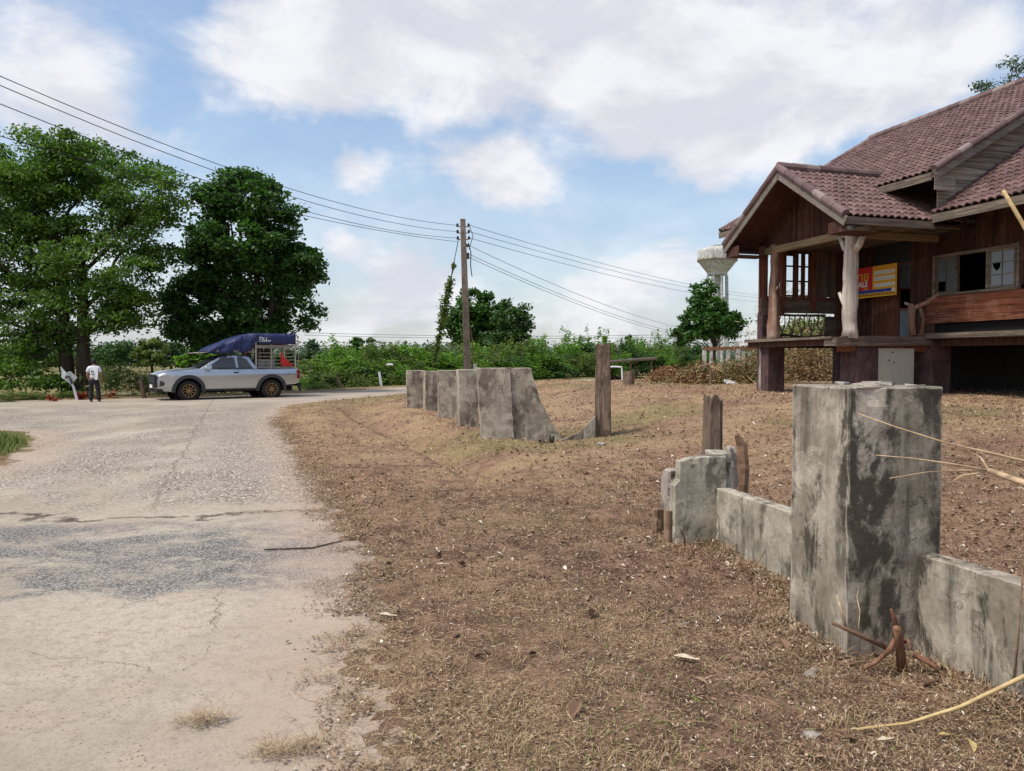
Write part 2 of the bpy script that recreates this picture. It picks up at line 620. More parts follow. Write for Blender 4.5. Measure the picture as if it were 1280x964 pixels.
for px, py, rx, ry, s in CL:
    d = ray(px, py).normalized()
    a0, e0 = math.atan2(d.x, d.y), math.asin(d.z)
    dx = W.math('MULTIPLY', W.math('SUBTRACT', azw, a0), F / rx * 1.15)
    dy = W.math('MULTIPLY', W.math('SUBTRACT', elw, e0), F / ry * 1.15)
    r2 = W.math('ADD', W.math('MULTIPLY', dx, dx), W.math('MULTIPLY', dy, dy))
    g = W.math('MULTIPLY', W.math('EXPONENT', W.math('MULTIPLY', r2, -1.0)), s)
    acc = g if acc is None else W.math('ADD', acc, g)
acc = W.math('MINIMUM', acc, 1.1)
# clouds over the rest of the sky, away from the photographed part
rest = W.math('MULTIPLY', W.rng(W.math('ABSOLUTE', az), .75, 1.1), .55)
acc = W.math('MAXIMUM', acc, rest)
stretch = W.new('ShaderNodeMapping'); W.l(dirv, stretch.inputs[0]); stretch.inputs['Scale'].default_value = (1, 1, 1.8)
nz = W.noise(5.5, 9, .6, stretch.outputs[0], .3)
nz2 = W.noise(15, 7, .62, stretch.outputs[0], .2)
dens = W.math('ADD', W.math('MULTIPLY', acc, .62), W.math('ADD', W.math('MULTIPLY', nz, .75), W.math('MULTIPLY', nz2, .3)))
cov = W.rng(dens, .74, 1.2)
# thin veil everywhere, thicker to the horizon
veil = W.math('ADD', .12, W.rng(el, .33, 0.0, 0, .62))
cov = W.math('MAXIMUM', cov, W.math('MULTIPLY', veil, W.rng(nz, .2, .7, .5, 1)))
up = W.new('ShaderNodeVectorMath', operation='ADD'); W.l(stretch.outputs[0], up.inputs[0]); up.inputs[1].default_value = (-.03, -.01, .07)
nzu = W.noise(5.5, 6, .55, up.outputs[0], .3)
lit = W.math('ADD', W.math('SUBTRACT', nz, nzu), .5)
thick = W.rng(dens, .95, 1.5)
SKY_K = 0.13
sh = W.math('SUBTRACT', W.rng(lit, .35, .65), W.math('MULTIPLY', thick, .3))
cl_col = W.ramp(sh, [(.0, (4.95, 5.05, 5.6)), (.5, (5.7, 5.75, 6.15)), (1.0, (6.65, 6.65, 6.85))])
skyc = W.mix(1.0, sky.outputs[0], (1.3, 1.36, 1.34), 'MULTIPLY')
col = W.mix(cov, skyc, cl_col)
bg = W.new('ShaderNodeBackground')
W.l(col, bg.inputs[0])
bg.inputs[1].default_value = SKY_K
wout = W.new('ShaderNodeOutputWorld')
W.l(bg.outputs[0], wout.inputs[0])

sun = bpy.data.lights.new('sun', 'SUN')
sun.energy = 3.3
sun.angle = math.radians(12)
sun.color = (1.0, .955, .88)
sun_o = bpy.data.objects.new('sun', sun)
COL.objects.link(sun_o)
sd = Vector((math.sin(SUN_AZ) * math.cos(SUN_EL), math.cos(SUN_AZ) * math.cos(SUN_EL), math.sin(SUN_EL)))
sun_o.rotation_euler = sd.to_track_quat('Z', 'Y').to_euler()
sun_o.location = sd * 60

# ------------------------------------------------------------------ the lie of the land
ROAD = np.array([(-.2, -8), (-.28, 1.0), (-.42, 2.7), (-.68, 3.6), (-.93, 4.8), (-1.12, 5.8), (-2.1, 8.5), (-3.7, 13.1), (-5.5, 18), (-6.9, 22.5), (-7.3, 25.5),
                 (-6.9, 27.8), (-5.2, 32.5), (-2.5, 39), (3, 46.5), (12, 56), (30, 70), (62, 92), (58, 98), (26, 76.5), (8, 61), (-1.5, 50.5), (-6, 42),
                 (-8.3, 37), (-10.5, 33.6), (-13, 31), (-16, 29), (-21, 27.6), (-32, 26.2), (-70, 24), (-70, 15), (-26, 16.5), (-14, 17.3), (-10.2, 16.0), (-8.4, 13.6), (-7.1, 10.6),
                 (-6.2, 6), (-5.6, 0), (-5.4, -8)])


def road_sd(x, y):
    """signed distance to the road outline, negative on the road"""
    x = np.asarray(x, float); y = np.asarray(y, float)
    d2 = np.full(x.shape, 1e12)
    ins = np.zeros(x.shape, bool)
    n = len(ROAD)
    for i in range(n):
        ax, ay = ROAD[i]; bx, by = ROAD[(i + 1) % n]
        ex, ey = bx - ax, by - ay
        t = np.clip(((x - ax) * ex + (y - ay) * ey) / (ex * ex + ey * ey), 0, 1)
        d2 = np.minimum(d2, (x - ax - t * ex) ** 2 + (y - ay - t * ey) ** 2)
        c = ((ay > y) != (by > y)) & (x < (bx - ax) * (y - ay) / (by - ay + 1e-12) + ax)
        ins ^= c
    return np.sqrt(d2) * np.where(ins, -1, 1)


def land(x, y, sd=None):
    x = np.asarray(x, float); y = np.asarray(y, float)
    if sd is None: sd = road_sd(x, y)
    q = .957 * x + .29 * y                       # across the fence line, towards the house
    yard = .62 * sstep(4.2, 11.5, q) * (1 - sstep(30, 42, y - .35 * np.clip(x, -30, 30))) * sstep(-6, 4, y)
    z = yard
    # shallow ditch in front of the far pillars and a soft verge
    ditch = np.exp(-((q - 2.3) / .75) ** 2) * sstep(8.5, 11, y) * (1 - sstep(20, 25, y))
    z = z - .36 * ditch + .07 * np.exp(-((q - 1.1) / .5) ** 2) * sstep(8.5, 11, y) * (1 - sstep(20, 25, y))
    z = z + .05 * np.exp(-((q - 3.6) / .5) ** 2) * sstep(9, 12, y) * (1 - sstep(22, 26, y))
    # pond basin beyond the road
    pond = sstep(31.5, 34.5, y + .12 * x + 2) * (1 - sstep(45, 49, y - .1 * x)) * (1 - sstep(-9, -4, x + .0 * y))
    z = z - .95 * pond * sstep(.5, 3.5, sd)
    und = (fbm(x * .55, y * .55, 3, 3) - .5) * .14 + (fbm(x * 2.2, y * 2.2, 3, 9) - .5) * .06 + (fbm(x * 9, y * 9, 2, 19) - .5) * .04
    edge = .55 * (fbm(x * 2.2, y * 2.2, 5, 5) - .5) + .8 * (fbm(x * 11, y * 11, 3, 6) - .5)
    off = sstep(.05, .9, sd)
    z = z + und * off
    z = z + np.where(sd > 0, .03 * sstep(0, .35, sd), -.05 * sstep(0, .45, -sd)) + edge * .06 * np.exp(-(sd / .4) ** 2)
    z = np.where((sd > .3) & (sd < 1.8), np.maximum(z, .018 + .03 * fbm(x * 5, y * 5, 2, 14)), z)
    return z


def lz(x, y):
    return float(land(np.array([x]), np.array([y]))[0])


def axis_pts(segs):
    out = [segs[0][0]]
    for a, b, st0, st1 in segs:
        p = a
        n = 0
        while p < b - 1e-6:
            f = (p - a) / (b - a)
            p = min(b, p + st0 + (st1 - st0) * f)
            out.append(p)
    return np.array(out)


gx = axis_pts([(-900, -80, 120, 8), (-80, -22, 4, .5), (-22, -9, .45, .16), (-9, -2.2, .14, .07), (-2.2, 5, .05, .06), (5, 16, .08, .3), (16, 60, .4, 4), (60, 900, 8, 120)])
gy = axis_pts([(-60, -2, 10, .6), (-2, 2.2, .5, .1), (2.2, 9, .05, .07), (9, 18, .08, .16), (18, 34, .16, .25), (34, 60, .35, 1.2), (60, 140, 2, 8), (140, 2400, 15, 220)])
GX, GY = np.meshgrid(gx, gy)
SD = road_sd(GX, GY)
GZ = land(GX, GY, SD)
me = grid_mesh('ground', GX, GY, GZ)
# where grass still grows: verge by the road fork, field over the pond, edges of far yard
green = np.clip(1 - sstep(0, 5, np.abs(GX + 10.5) + np.abs(GY - 13.2) * .7 - 1.2), 0, 1) * .9
green = np.maximum(green, sstep(43, 50, GY - .1 * GX) * .8)
green = np.maximum(green, sstep(24.5, 27, GY + .25 * GX) * (1 - sstep(-14, -9, GX)) * .65)
patch = sstep(.56, .72, fbm(GX * .3 + 7, GY * .3, 4, 31)) * (1 - sstep(25, 45, GY)) * .45 * sstep(5, 10, GY)
green = np.maximum(green, patch)
green = np.maximum(green, sstep(15, 30, GY) * np.exp(-((SD - 1.2) / 1.2) ** 2) * .45)
damp = sstep(.42, .6, fbm(GX * .42 + 3, GY * .42 + 11, 4, 41)) * (1 - sstep(9, 15, np.hypot(GX - 1.2, GY)))
straw = np.clip(sstep(6.5, 12, GY) + sstep(.5, .68, fbm(GX * .5, GY * .5, 4, 51)) * .5, 0, 1)
for nm, arr in (('green', green), ('damp', damp), ('straw', straw), ('edge', SD)):
    at_ = me.attributes.new(nm, 'FLOAT', 'POINT')
    at_.data.foreach_set('value', arr.astype(np.float32).ravel())

t = NT('soil')
n_big = t.noise(.7, 6, .6)
n_mid = t.noise(4.5, 8, .65)
n_fine = t.noise(38, 8, .7)
n_xf = t.noise(160, 4, .7)
soil = t.mix(t.rng(n_mid, .32, .68), (.16, .086, .06), (.32, .19, .13))
soil = t.mix(t.math('MULTIPLY', t.math('MULTIPLY', t.attr('damp'), .85), t.rng(n_mid, .6, .4)), soil, (.11, .058, .044))
mp = t.noise(14, 8, .75, dist=.8)
strawc = t.mix(t.rng(n_fine, .3, .7), (.26, .165, .09), (.54, .385, .22))
sf = t.math('MULTIPLY', t.rng(t.math('ADD', t.math('MULTIPLY', mp, .5), t.math('MULTIPLY', n_big, .55)), .42, .62), t.math('ADD', .3, t.math('MULTIPLY', t.attr('straw'), .55)))
c = t.mix(sf, soil, strawc)
c = t.mix(t.rng(n_xf, .58, .7, 0, .45), c, (.5, .38, .24))
c = t.mix(t.rng(n_fine, .53, .66, 0, .7), c, (.06, .035, .022))
gc = t.mix(t.rng(n_fine, .3, .7), (.06, .085, .02), (.19, .2, .06))
gf = t.math('MULTIPLY', t.attr('green'), t.rng(t.noise(2.2, 7, .7), .3, .6, .25, 1.1))
c = t.mix(gf, c, gc)
edm = t.math('ADD', t.attr('edge'), t.math('MULTIPLY', t.math('SUBTRACT', t.noise(3.0, 7, .7), .5), .9))
c = t.mix(t.math('MULTIPLY', t.rng(edm, .12, -.2, 0, .5), t.rng(t.attr('edge'), 2, 1)), c, t.mix(n_fine, (.25, .16, .105), (.38, .27, .19)))
t.bump(t.math('ADD', t.math('MULTIPLY', n_mid, 1.5), t.math('ADD', n_fine, t.math('MULTIPLY', n_xf, .35))), .9, .03)
M['soil'] = t.done(c, .95, 0, .1)
ground = tag(link('ground', me, M['soil']), kind='structure')

# ------------------------------------------------------------------ road sheet (the soil laps over its edges)
rx = axis_pts([(-70, -20, 3, 1), (-20, 2, .5, .5), (2, 64, 1, 4)])
ry = axis_pts([(-8, 2, 1, .5), (2, 36, .4, .5), (36, 100, .7, 3)])
RX, RY = np.meshgrid(rx, ry)
RS = road_sd(RX, RY)
keep = (np.minimum.reduce([RS[:-1, :-1], RS[1:, :-1], RS[:-1, 1:], RS[1:, 1:]]) < .5)
RZ = (fbm(RX * .4, RY * .4, 2, 61) - .5) * .02
rm = grid_mesh('concrete_road', RX, RY, RZ, keep)
a_ = rm.attributes.new('edge', 'FLOAT', 'POINT')
a_.data.foreach_set('value', RS.astype(np.float32).ravel())
t = NT('road_concrete')
X, Y = t.xyz()[0], t.xyz()[1]
nb = t.noise(.55, 6, .6)
nm = t.noise(3.0, 8, .65)
nf = t.noise(55, 6, .7)
base = t.mix(t.rng(nb, .32, .68), (.31, .255, .195), (.45, .385, .305))
base = t.mix(t.rng(nm, .45, .75, 0, .45), base, (.47, .36, .275))
base = t.mix(t.rng(nf, .48, .68, 0, .6), base, (.24, .19, .145))
base = t.mix(t.math('MULTIPLY', t.rng(t.noise(13, 7, .75), .47, .63), .65), base, (.27, .215, .165))
base = t.mix(t.math('MULTIPLY', t.rng(t.noise(100, 3, .6), .6, .68), .6), base, (.10, .08, .065))
# small dark pits
pit = t.voro(34, 'F1')
base = t.mix(t.math('MULTIPLY', t.rng(pit, .26, .12), t.rng(nm, .4, .6, .3, 1)), base, (.15, .12, .09))
# worn skin: bare aggregate
wv = t.math('ADD', Y, t.math('MULTIPLY', t.math('SUBTRACT', t.noise(.7, 5, .6), .5), 3.2))
worn_y = t.math('MULTIPLY', t.rng(wv, 7.4, 8.4), t.rng(wv, 30, 22))
nw = t.noise(.42, 8, .68, t.co((1.6, .75, 1)))
worn = t.math('MULTIPLY', worn_y, t.rng(nw, .4, .56))
right = t.rng(t.math('ADD', X, t.math('MULTIPLY', Y, .36)), -1.4, .2)     # wheel path on one side of the joint
worn = t.math('MAXIMUM', worn, t.math('MULTIPLY', t.math('MULTIPLY', worn_y, right), t.rng(nm, .2, .5, .45, 1)))
vd = t.voro(27, 'F1', t.mix(.02, t.co(), t.noise(9, 3, col=True)))
vc = t.xyz(t.voro(27, 'F1', t.mix(.02, t.co(), t.noise(9, 3, col=True)), 'Color'))[0]
stone = t.mix(t.rng(vc, .1, .9), (.17, .145, .125), (.62, .55, .47))
agg = t.mix(t.rng(vd, .4, .6), stone, (.06, .05, .042))
agg = t.mix(t.math('MULTIPLY', t.rng(t.noise(7, 6, .75), .46, .62), .55), agg, (.12, .1, .085))
keepc = t.rng(nf, .3, .6, .75, 1)
base = t.mix(t.math('MULTIPLY', t.math('MULTIPLY', worn, t.rng(vc, .25, .75, .35, 1)), keepc), base, agg)
# gravel patch across the road
pw = t.math('ADD', Y, t.math('MULTIPLY', t.math('SUBTRACT', t.noise(1.1, 6, .65), .5), 2.0))
pw = t.math('ADD', pw, t.math('MULTIPLY', X, -.04))
patch = t.math('MULTIPLY', t.rng(pw, 4.75, 5.05), t.rng(pw, 7.35, 6.7))
patch = t.math('MULTIPLY', patch, t.rng(t.noise(1.5, 9, .75, t.co((.85, 1.3, 1)), .5), .38, .54, .1, .9))
gv = t.voro(62, 'F1')
gcv = t.xyz(t.voro(62, 'F1', None, 'Color'))[0]
grav = t.mix(gcv, (.07, .07, .075), (.38, .36, .34))
grav = t.mix(t.rng(gv, .45, .65), grav, (.06, .055, .052))
base = t.mix(t.math('MULTIPLY', patch, t.rng(nf, .25, .6, .55, 1)), base, grav)
# broken lip at the far side of the patch
lip = t.math('MULTIPLY', t.rng(t.math('ABSOLUTE', t.math('SUBTRACT', pw, 7.45)), .14, .02), t.rng(nm, .42, .55))
base = t.mix(lip, base, (.085, .065, .05))
# joint and cracks
jx = t.math('ADD', t.math('ADD', X, t.math('MULTIPLY', Y, .36)), t.math('MULTIPLY', t.math('SUBTRACT', t.noise(1.3, 4, .6), .5), .35))
joint = t.math('MULTIPLY', t.rng(t.math('ABSOLUTE', t.math('ADD', jx, .85)), .035, .008), t.rng(Y, 7.3, 8.2))
base = t.mix(t.math('MULTIPLY', joint, .38), base, (.14, .11, .085))
ck = t.voro(.55, 'DISTANCE_TO_EDGE', t.mix(.25, t.co(), t.noise(1.8, 6, .7, col=True)))
ckm = t.math('MULTIPLY', t.rng(ck, .004, .0008), t.rng(nb, .48, .56))
base = t.mix(t.math('MULTIPLY', ckm, .18), base, (.15, .12, .09))
# red soil washed over the edges
ed = t.math('ADD', t.attr('edge'), t.math('MULTIPLY', t.math('SUBTRACT', t.noise(2.0, 7, .7), .5), 1.3))
base = t.mix(t.rng(ed, -1.0, -.1, 0, .55), base, (.42, .305, .235))
base = t.mix(t.math('MULTIPLY', t.rng(ed, -.1, .2, 0, .7), t.rng(nf, .35, .6)), base, (.25, .17, .115))
hb = t.math('ADD', t.math('MULTIPLY', nf, .35), t.math('MULTIPLY', t.math('MULTIPLY', t.math('SUBTRACT', 1.0, vd), worn), 1.0))
hb = t.math('ADD', hb, t.math('MULTIPLY', t.math('MULTIPLY', t.math('SUBTRACT', 1.0, gv), patch), .8))
hb = t.math('SUBTRACT', hb, t.math('ADD', t.math('MULTIPLY', lip, 1.5), t.math('ADD', joint, ckm)))
t.bump(hb, .8, .012)
M['road'] = t.done(base, .9, 0, .2)
tag(link('concrete_road', rm, M['road']), kind='structure')

# ------------------------------------------------------------------ pond
mb = MB()
mb.poly([(-90, 31, -.42), (-5, 30, -.42), (-4, 50, -.42), (-90, 52, -.42)], (0, 0, -.02))
t = NT('pond_water')
t.bump(t.noise(3, 4), .08, .02)
M['water'] = t.done((.1, .12, .1), .08, 0, .5)
tag(mb.build('pond_water', M['water']), kind='structure')


# ------------------------------------------------------------------ litter lying on the yard
def scatter(n, ymin, ymax, xr0, xr1, power=2.0):
    """points in the wedge ahead, denser towards the near edge (world distance only)"""
    u = RNG.random(n)
    y = ymin * (ymax / ymin) ** (u ** (1 / power * 2))
    x = (xr0 + (xr1 - xr0) * RNG.random(n)) * y
    return x, y


def straws(name, n, ymin, ymax, lmin, lmax, wk, mat, seed, dens=None, lift=.35, z0=.004, xr=(-.62, .82)):
    x, y = scatter(n, ymin, ymax, *xr)
    sd = road_sd(x, y)
    pr = np.clip(sstep(-.5, .3, sd + (fbm(x * 2, y * 2, 3, 77) - .5) * 1.1), 0, 1)
    pr = pr * (.25 + .75 * sstep(.35, .6, fbm(x * 1.3 + seed, y * 1.3, 3, seed)))
    if dens is not None: pr = pr * dens(x, y)
    k = RNG.random(n) < pr
    x, y, sd = x[k], y[k], sd[k]
    m = len(x)
    z = np.where(sd < .1, np.maximum(land(x, y), .004), land(x, y)) + z0
    a = RNG.random(m) * 2 * PI
    L = lmin + (lmax - lmin) * RNG.random(m) ** 1.8
    L = L * (1 + .04 * y)
    el = np.abs(RNG.normal(0, lift, m))
    d = np.stack([np.cos(a) * np.cos(el), np.sin(a) * np.cos(el), np.sin(el)], -1)
    s = np.stack([-np.sin(a), np.cos(a), RNG.normal(0, .4, m)], -1)
    w = (wk * (.6 + .8 * RNG.random(m)) * (1 + .07 * y))[:, None]
    p = np.stack([x, y, z], -1)
    L = L[:, None]
    bend = RNG.normal(0, .16, (m, 1)) * L
    mid = p + d * L * .5 + s * bend
    tip = p + d * L
    tip[:, 2] -= (L[:, 0] * np.sin(el) * .5)
    P1 = np.stack([p - s * w, p + s * w, mid + s * w * .8, mid - s * w * .8], 1)
    P2 = np.stack([mid - s * w * .8, mid + s * w * .8, tip + s * w * .2, tip - s * w * .2], 1)
    Q = np.stack([P1, P2], 1).reshape(-1, 4, 3)
    me = quads_mesh(name, Q)
    return tag(link(name, me, mat), kind='stuff')


t = NT('straw')
c = t.ramp(t.noise(55, 2), [(.25, (.12, .07, .04)), (.5, (.33, .225, .125)), (.75, (.64, .5, .31))])
c = t.mix(t.rng(t.noise(47, 2), .6, .68), c, (.11, .06, .035))
M['straw'] = t.done(c, .85, 0, .2)
t = NT('straw_pale')
c = t.ramp(t.noise(21, 2), [(.25, (.14, .08, .045)), (.5, (.34, .225, .125)), (.75, (.58, .44, .27))])
M['straw_pale'] = t.done(c, .85, 0, .2)
t = NT('grass_green')
c = t.ramp(t.noise(30, 2), [(.3, (.07, .1, .02)), (.7, (.2, .24, .06))])
M['grass_green'] = t.done(c, .7, 0, .2)

straws('dry_grass', 150000, 2.3, 9.0, .012, .095, .00095, M['straw'], 3)
straws('dry_grass', 130000, 6, 34, .04, .12, .0016, M['straw_pale'], 4, lift=.45, dens=lambda x, y: sstep(5.5, 12, y) * (.25 + .75 * sstep(.42, .6, fbm(x * .6 + 2, y * .6, 4, 71))))
straws('grass', 14000, 2.4, 30, .03, .07, .0018, M['grass_green'], 5,
       dens=lambda x, y: sstep(.6, .72, fbm(x * .45 + 7, y * .45, 4, 31)) * .8, lift=.9)


def grass_patch(name, n, cx, cy, rx_, ry_, L0, L1, w, mat):
    x = cx + rx_ * np.clip(RNG.normal(0, .5, n), -1.3, 1.3); y = cy + ry_ * np.clip(RNG.normal(0, .5, n), -1.3, 1.3)
    k = road_sd(x, y) > .15 + (fbm(x * 3, y * 3, 2, 8) - .5) * .5
    x, y = x[k], y[k]; m = len(x)
    z = land(x, y)
    a = RNG.random(m) * 2 * PI; L = (L0 + (L1 - L0) * RNG.random(m))[:, None]
    d = np.stack([np.cos(a) * .5, np.sin(a) * .5, np.ones(m)], -1)
    s = np.stack([-np.sin(a), np.cos(a), 0 * a], -1)
    p = np.stack([x, y, z], -1)
    q = np.stack([p - s * w, p + s * w, p + d * L + s * w * .2, p + d * L - s * w * .2], 1)
    return tag(link(name, quads_mesh(name, q), mat), kind='stuff')


for cx_, cy_, n_ in ((250, 905, 260), (345, 945, 240), (385, 935, 120), (405, 850, 90)):
    g_ = gnd(cx_, cy_, 0)
    q_ = RNG.normal(0, 1, (n_, 2)) * np.array([.055, .03])
    a_ = RNG.random(n_) * 2 * PI
    d_ = np.stack([np.cos(a_), np.sin(a_), .25 + .3 * RNG.random(n_)], -1) * (.02 + .05 * RNG.random(n_))[:, None]
    s_ = np.stack([-np.sin(a_), np.cos(a_), 0 * a_], -1) * .0014
    p_ = np.stack([g_.x + q_[:, 0], g_.y + q_[:, 1], .012 + .012 * RNG.random(n_)], -1)
    o_ = link('grass_clump', quads_mesh('grass_clump', np.stack([p_ - s_, p_ + s_, p_ + d_ + s_ * .3, p_ + d_ - s_ * .3], 1)), M['straw'])
    tag(o_, {250: 'dry grass wisp alone on the near concrete road', 345: 'dry grass wisp at the bottom edge of the photo on the road', 385: 'small dry grass wisp beside the bottom road verge', 405: 'faint dry grass wisp on the pink road edge'}[cx_], 'grass clump')
grass_patch('grass', 12000, -9.8, 12.8, 2.2, 1.8, .05, .14, .006, M['grass_green'])


def litter(name, n, ymin, ymax, smin, smax, mat, seed, dens, xr=(-.6, .85)):
    x, y = scatter(n, ymin, ymax, *xr)
    sd = road_sd(x, y)
    pr = sstep(-.1, .5, sd) * dens(x, y)
    k = RNG.random(n) < pr
    x, y = x[k], y[k]
    m = len(x)
    p = np.stack([x, y, land(x, y) + .006 + .012 * RNG.random(m)], -1)
    a = RNG.random(m) * 2 * PI
    L = (smin + (smax - smin) * RNG.random(m) ** 2) * (1 + .05 * y)
    W_ = L * (.18 + .25 * RNG.random(m))
    tl = RNG.normal(0, .35, m)
    d = np.stack([np.cos(a), np.sin(a), tl], -1) * L[:, None]
    s = np.stack([-np.sin(a), np.cos(a), RNG.normal(0, .3, m)], -1) * W_[:, None]
    curl = np.zeros((m, 3)); curl[:, 2] = W_ * (.2 + .7 * RNG.random(m))
    A, B = p - d * .5, p + d * .5
    Q1 = np.stack([A, p - s * .55 - d * .12 + curl, p - s * .5 + d * .15 + curl, B], 1)
    Q2 = np.stack([A, B, p + s * .5 + d * .15 + curl, p + s * .55 - d * .12 + curl], 1)
    Q = np.stack([Q1, Q2], 1).reshape(-1, 4, 3)
    me = quads_mesh(name, Q)
    r = RNG.random(m)
    fa = me.attributes.new('leaf_tone', 'FLOAT', 'FACE')
    fa.data.foreach_set('value', np.repeat(r, 2).astype(np.float32))
    return tag(link(name, me, mat), kind='stuff')


t = NT('litter_leaf')
c = t.ramp(t.attr('leaf_tone'), [(0, (.08, .042, .028)), (.45, (.2, .115, .075)), (.75, (.34, .225, .15)), (.93, (.5, .4, .3)), (1.0, (.7, .64, .55))])
M['litter'] = t.done(c, .8, 0, .2)


def dens_a(x, y):
    q = x + .17 * y           # along the fence line
    return np.clip(.2 + .9 * np.exp(-((q - 2.6) / 1.1) ** 2) + .5 * sstep(.5, .66, fbm(x * .8, y * .8, 3, 91)), 0, 1)


litter('leaf_litter', 170000, 2.3, 10, .003, .02, M['litter'], 1, dens_a)
litter('leaf_litter', 46000, 5, 32, .015, .045, M['litter'], 2, lambda x, y: .3 + .5 * sstep(3, 4.2, .957 * x + .29 * y) + .6 * sstep(.48, .64, fbm(x * .5, y * .5, 3, 93)))
def foot_litter(name, n, mat, is_straw, seed):
    rg = np.random.default_rng(seed)
    fn_ = np.array([math.cos(math.radians(10)), math.sin(math.radians(10))]); fd_ = np.array([-fn_[1], fn_[0]])
    tt = rg.uniform(-1.7, 3.0, n)
    s0 = np.where(np.abs(tt) < .3, -.27, .105)
    s_ = s0 - np.abs(rg.normal(0, .11, n)) - .004
    x = 1.881 + fn_[0] * s_ + fd_[0] * tt; y = 4.10 + fn_[1] * s_ + fd_[1] * tt
    z = land(x, y) + .045 * np.exp(-((s0 - s_) / .09) ** 2) * rg.random(n)
    a = rg.random(n) * 2 * PI; e = rg.normal(.1, .45, n)
    L = (rg.uniform(.03, .14, n) if is_straw else rg.uniform(.008, .035, n))[:, None]
    w = (np.full(n, .0011) if is_straw else rg.uniform(.15, .3, n) * L[:, 0])[:, None]
    d = np.stack([np.cos(a) * np.cos(e), np.sin(a) * np.cos(e), np.abs(np.sin(e))], -1) * L
    sv = np.stack([-np.sin(a), np.cos(a), rg.normal(0, .4, n)], -1) * w
    p = np.stack([x, y, z], -1)
    me = quads_mesh(name, np.stack([p - sv * .4, p + d * .5 - sv, p + d, p + d * .5 + sv], 1))
    fa = me.attributes.new('leaf_tone', 'FLOAT', 'FACE'); fa.data.foreach_set('value', rg.random(n).astype(np.float32) ** 1.3)
    return tag(link(name, me, mat), kind='stuff')


def edge_litter(name, n, mat, is_straw, seed):
    rg = np.random.default_rng(seed)
    y = 2.3 * (20 / 2.3) ** rg.random(n)
    x = np.interp(y, ROAD[1:10, 1], ROAD[1:10, 0]) + rg.normal(.04, .16, n)
    clump = fbm(x * 4, y * 4, 3, 44) > .42
    x, y = x[clump], y[clump]; n = len(x)
    z = np.maximum(land(x, y), .0) + .004 + .012 * rg.random(n)
    a = rg.random(n) * 2 * PI; e = rg.normal(0, .3, n); sc = (1 + .05 * y)
    L = ((rg.uniform(.015, .09, n) if is_straw else rg.uniform(.004, .022, n)) * sc)[:, None]
    w = ((np.full(n, .001) * sc) if is_straw else rg.uniform(.15, .35, n) * L[:, 0])[:, None]
    d = np.stack([np.cos(a) * np.cos(e), np.sin(a) * np.cos(e), np.abs(np.sin(e))], -1) * L
    sv = np.stack([-np.sin(a), np.cos(a), rg.normal(0, .4, n)], -1) * w
    p = np.stack([x, y, z], -1)
    me = quads_mesh(name, np.stack([p - sv * .4, p + d * .5 - sv, p + d, p + d * .5 + sv], 1))
    fa = me.attributes.new('leaf_tone', 'FLOAT', 'FACE'); fa.data.foreach_set('value', rg.random(n).astype(np.float32) ** 1.3)
    return tag(link(name, me, mat), kind='stuff')


edge_litter('dry_grass', 22000, M['straw'], True, 15)
edge_litter('leaf_litter', 30000, M['litter'], False, 16)
foot_litter('dry_grass', 7000, M['straw'], True, 5)
straws('twig_litter', 5200, 2.4, 11, .05, .2, .0016, M['twig'], 9, dens=lambda x, y: .12 + np.exp(-((x + .17 * y - 2.2) / .7) ** 2), lift=.25, xr=(-.3, .8))
foot_litter('leaf_litter', 14000, M['litter'], False, 6)
# standing tufts of cut grass over the yard
rg = np.random.default_rng(8)
Qs = []
for i in range(330):
    yy = 2.6 * (26 / 2.6) ** rg.random(); xx = rg.uniform(-.5, .8) * yy
    if float(road_sd(np.array([xx]), np.array([yy]))[0]) < .25: continue
    k_ = int(rg.uniform(14, 40)); z_ = lz(xx, yy)
    p = np.stack([xx + rg.normal(0, .03, k_), yy + rg.normal(0, .03, k_), np.full(k_, z_)], -1)
    a = rg.random(k_) * 2 * PI; L = rg.uniform(.02, .075, k_)[:, None] * (1 + .03 * yy)
    d = np.stack([np.cos(a) * .8, np.sin(a) * .8, rg.uniform(.3, 1.1, k_)], -1) * L
    sv = np.stack([-np.sin(a), np.cos(a), 0 * a], -1) * .0012 * (1 + .08 * yy)
    Qs.append(np.stack([p - sv, p + sv, p + d + sv * .3, p + d - sv * .3], 1))
tag(link('dry_grass', quads_mesh('dry_grass', np.concatenate(Qs)), M['straw']), kind='stuff')
litter('leaf_litter', 130, 2.5, 11, .05, .09, M['litter'], 3, lambda x, y: 0 * x + .8)
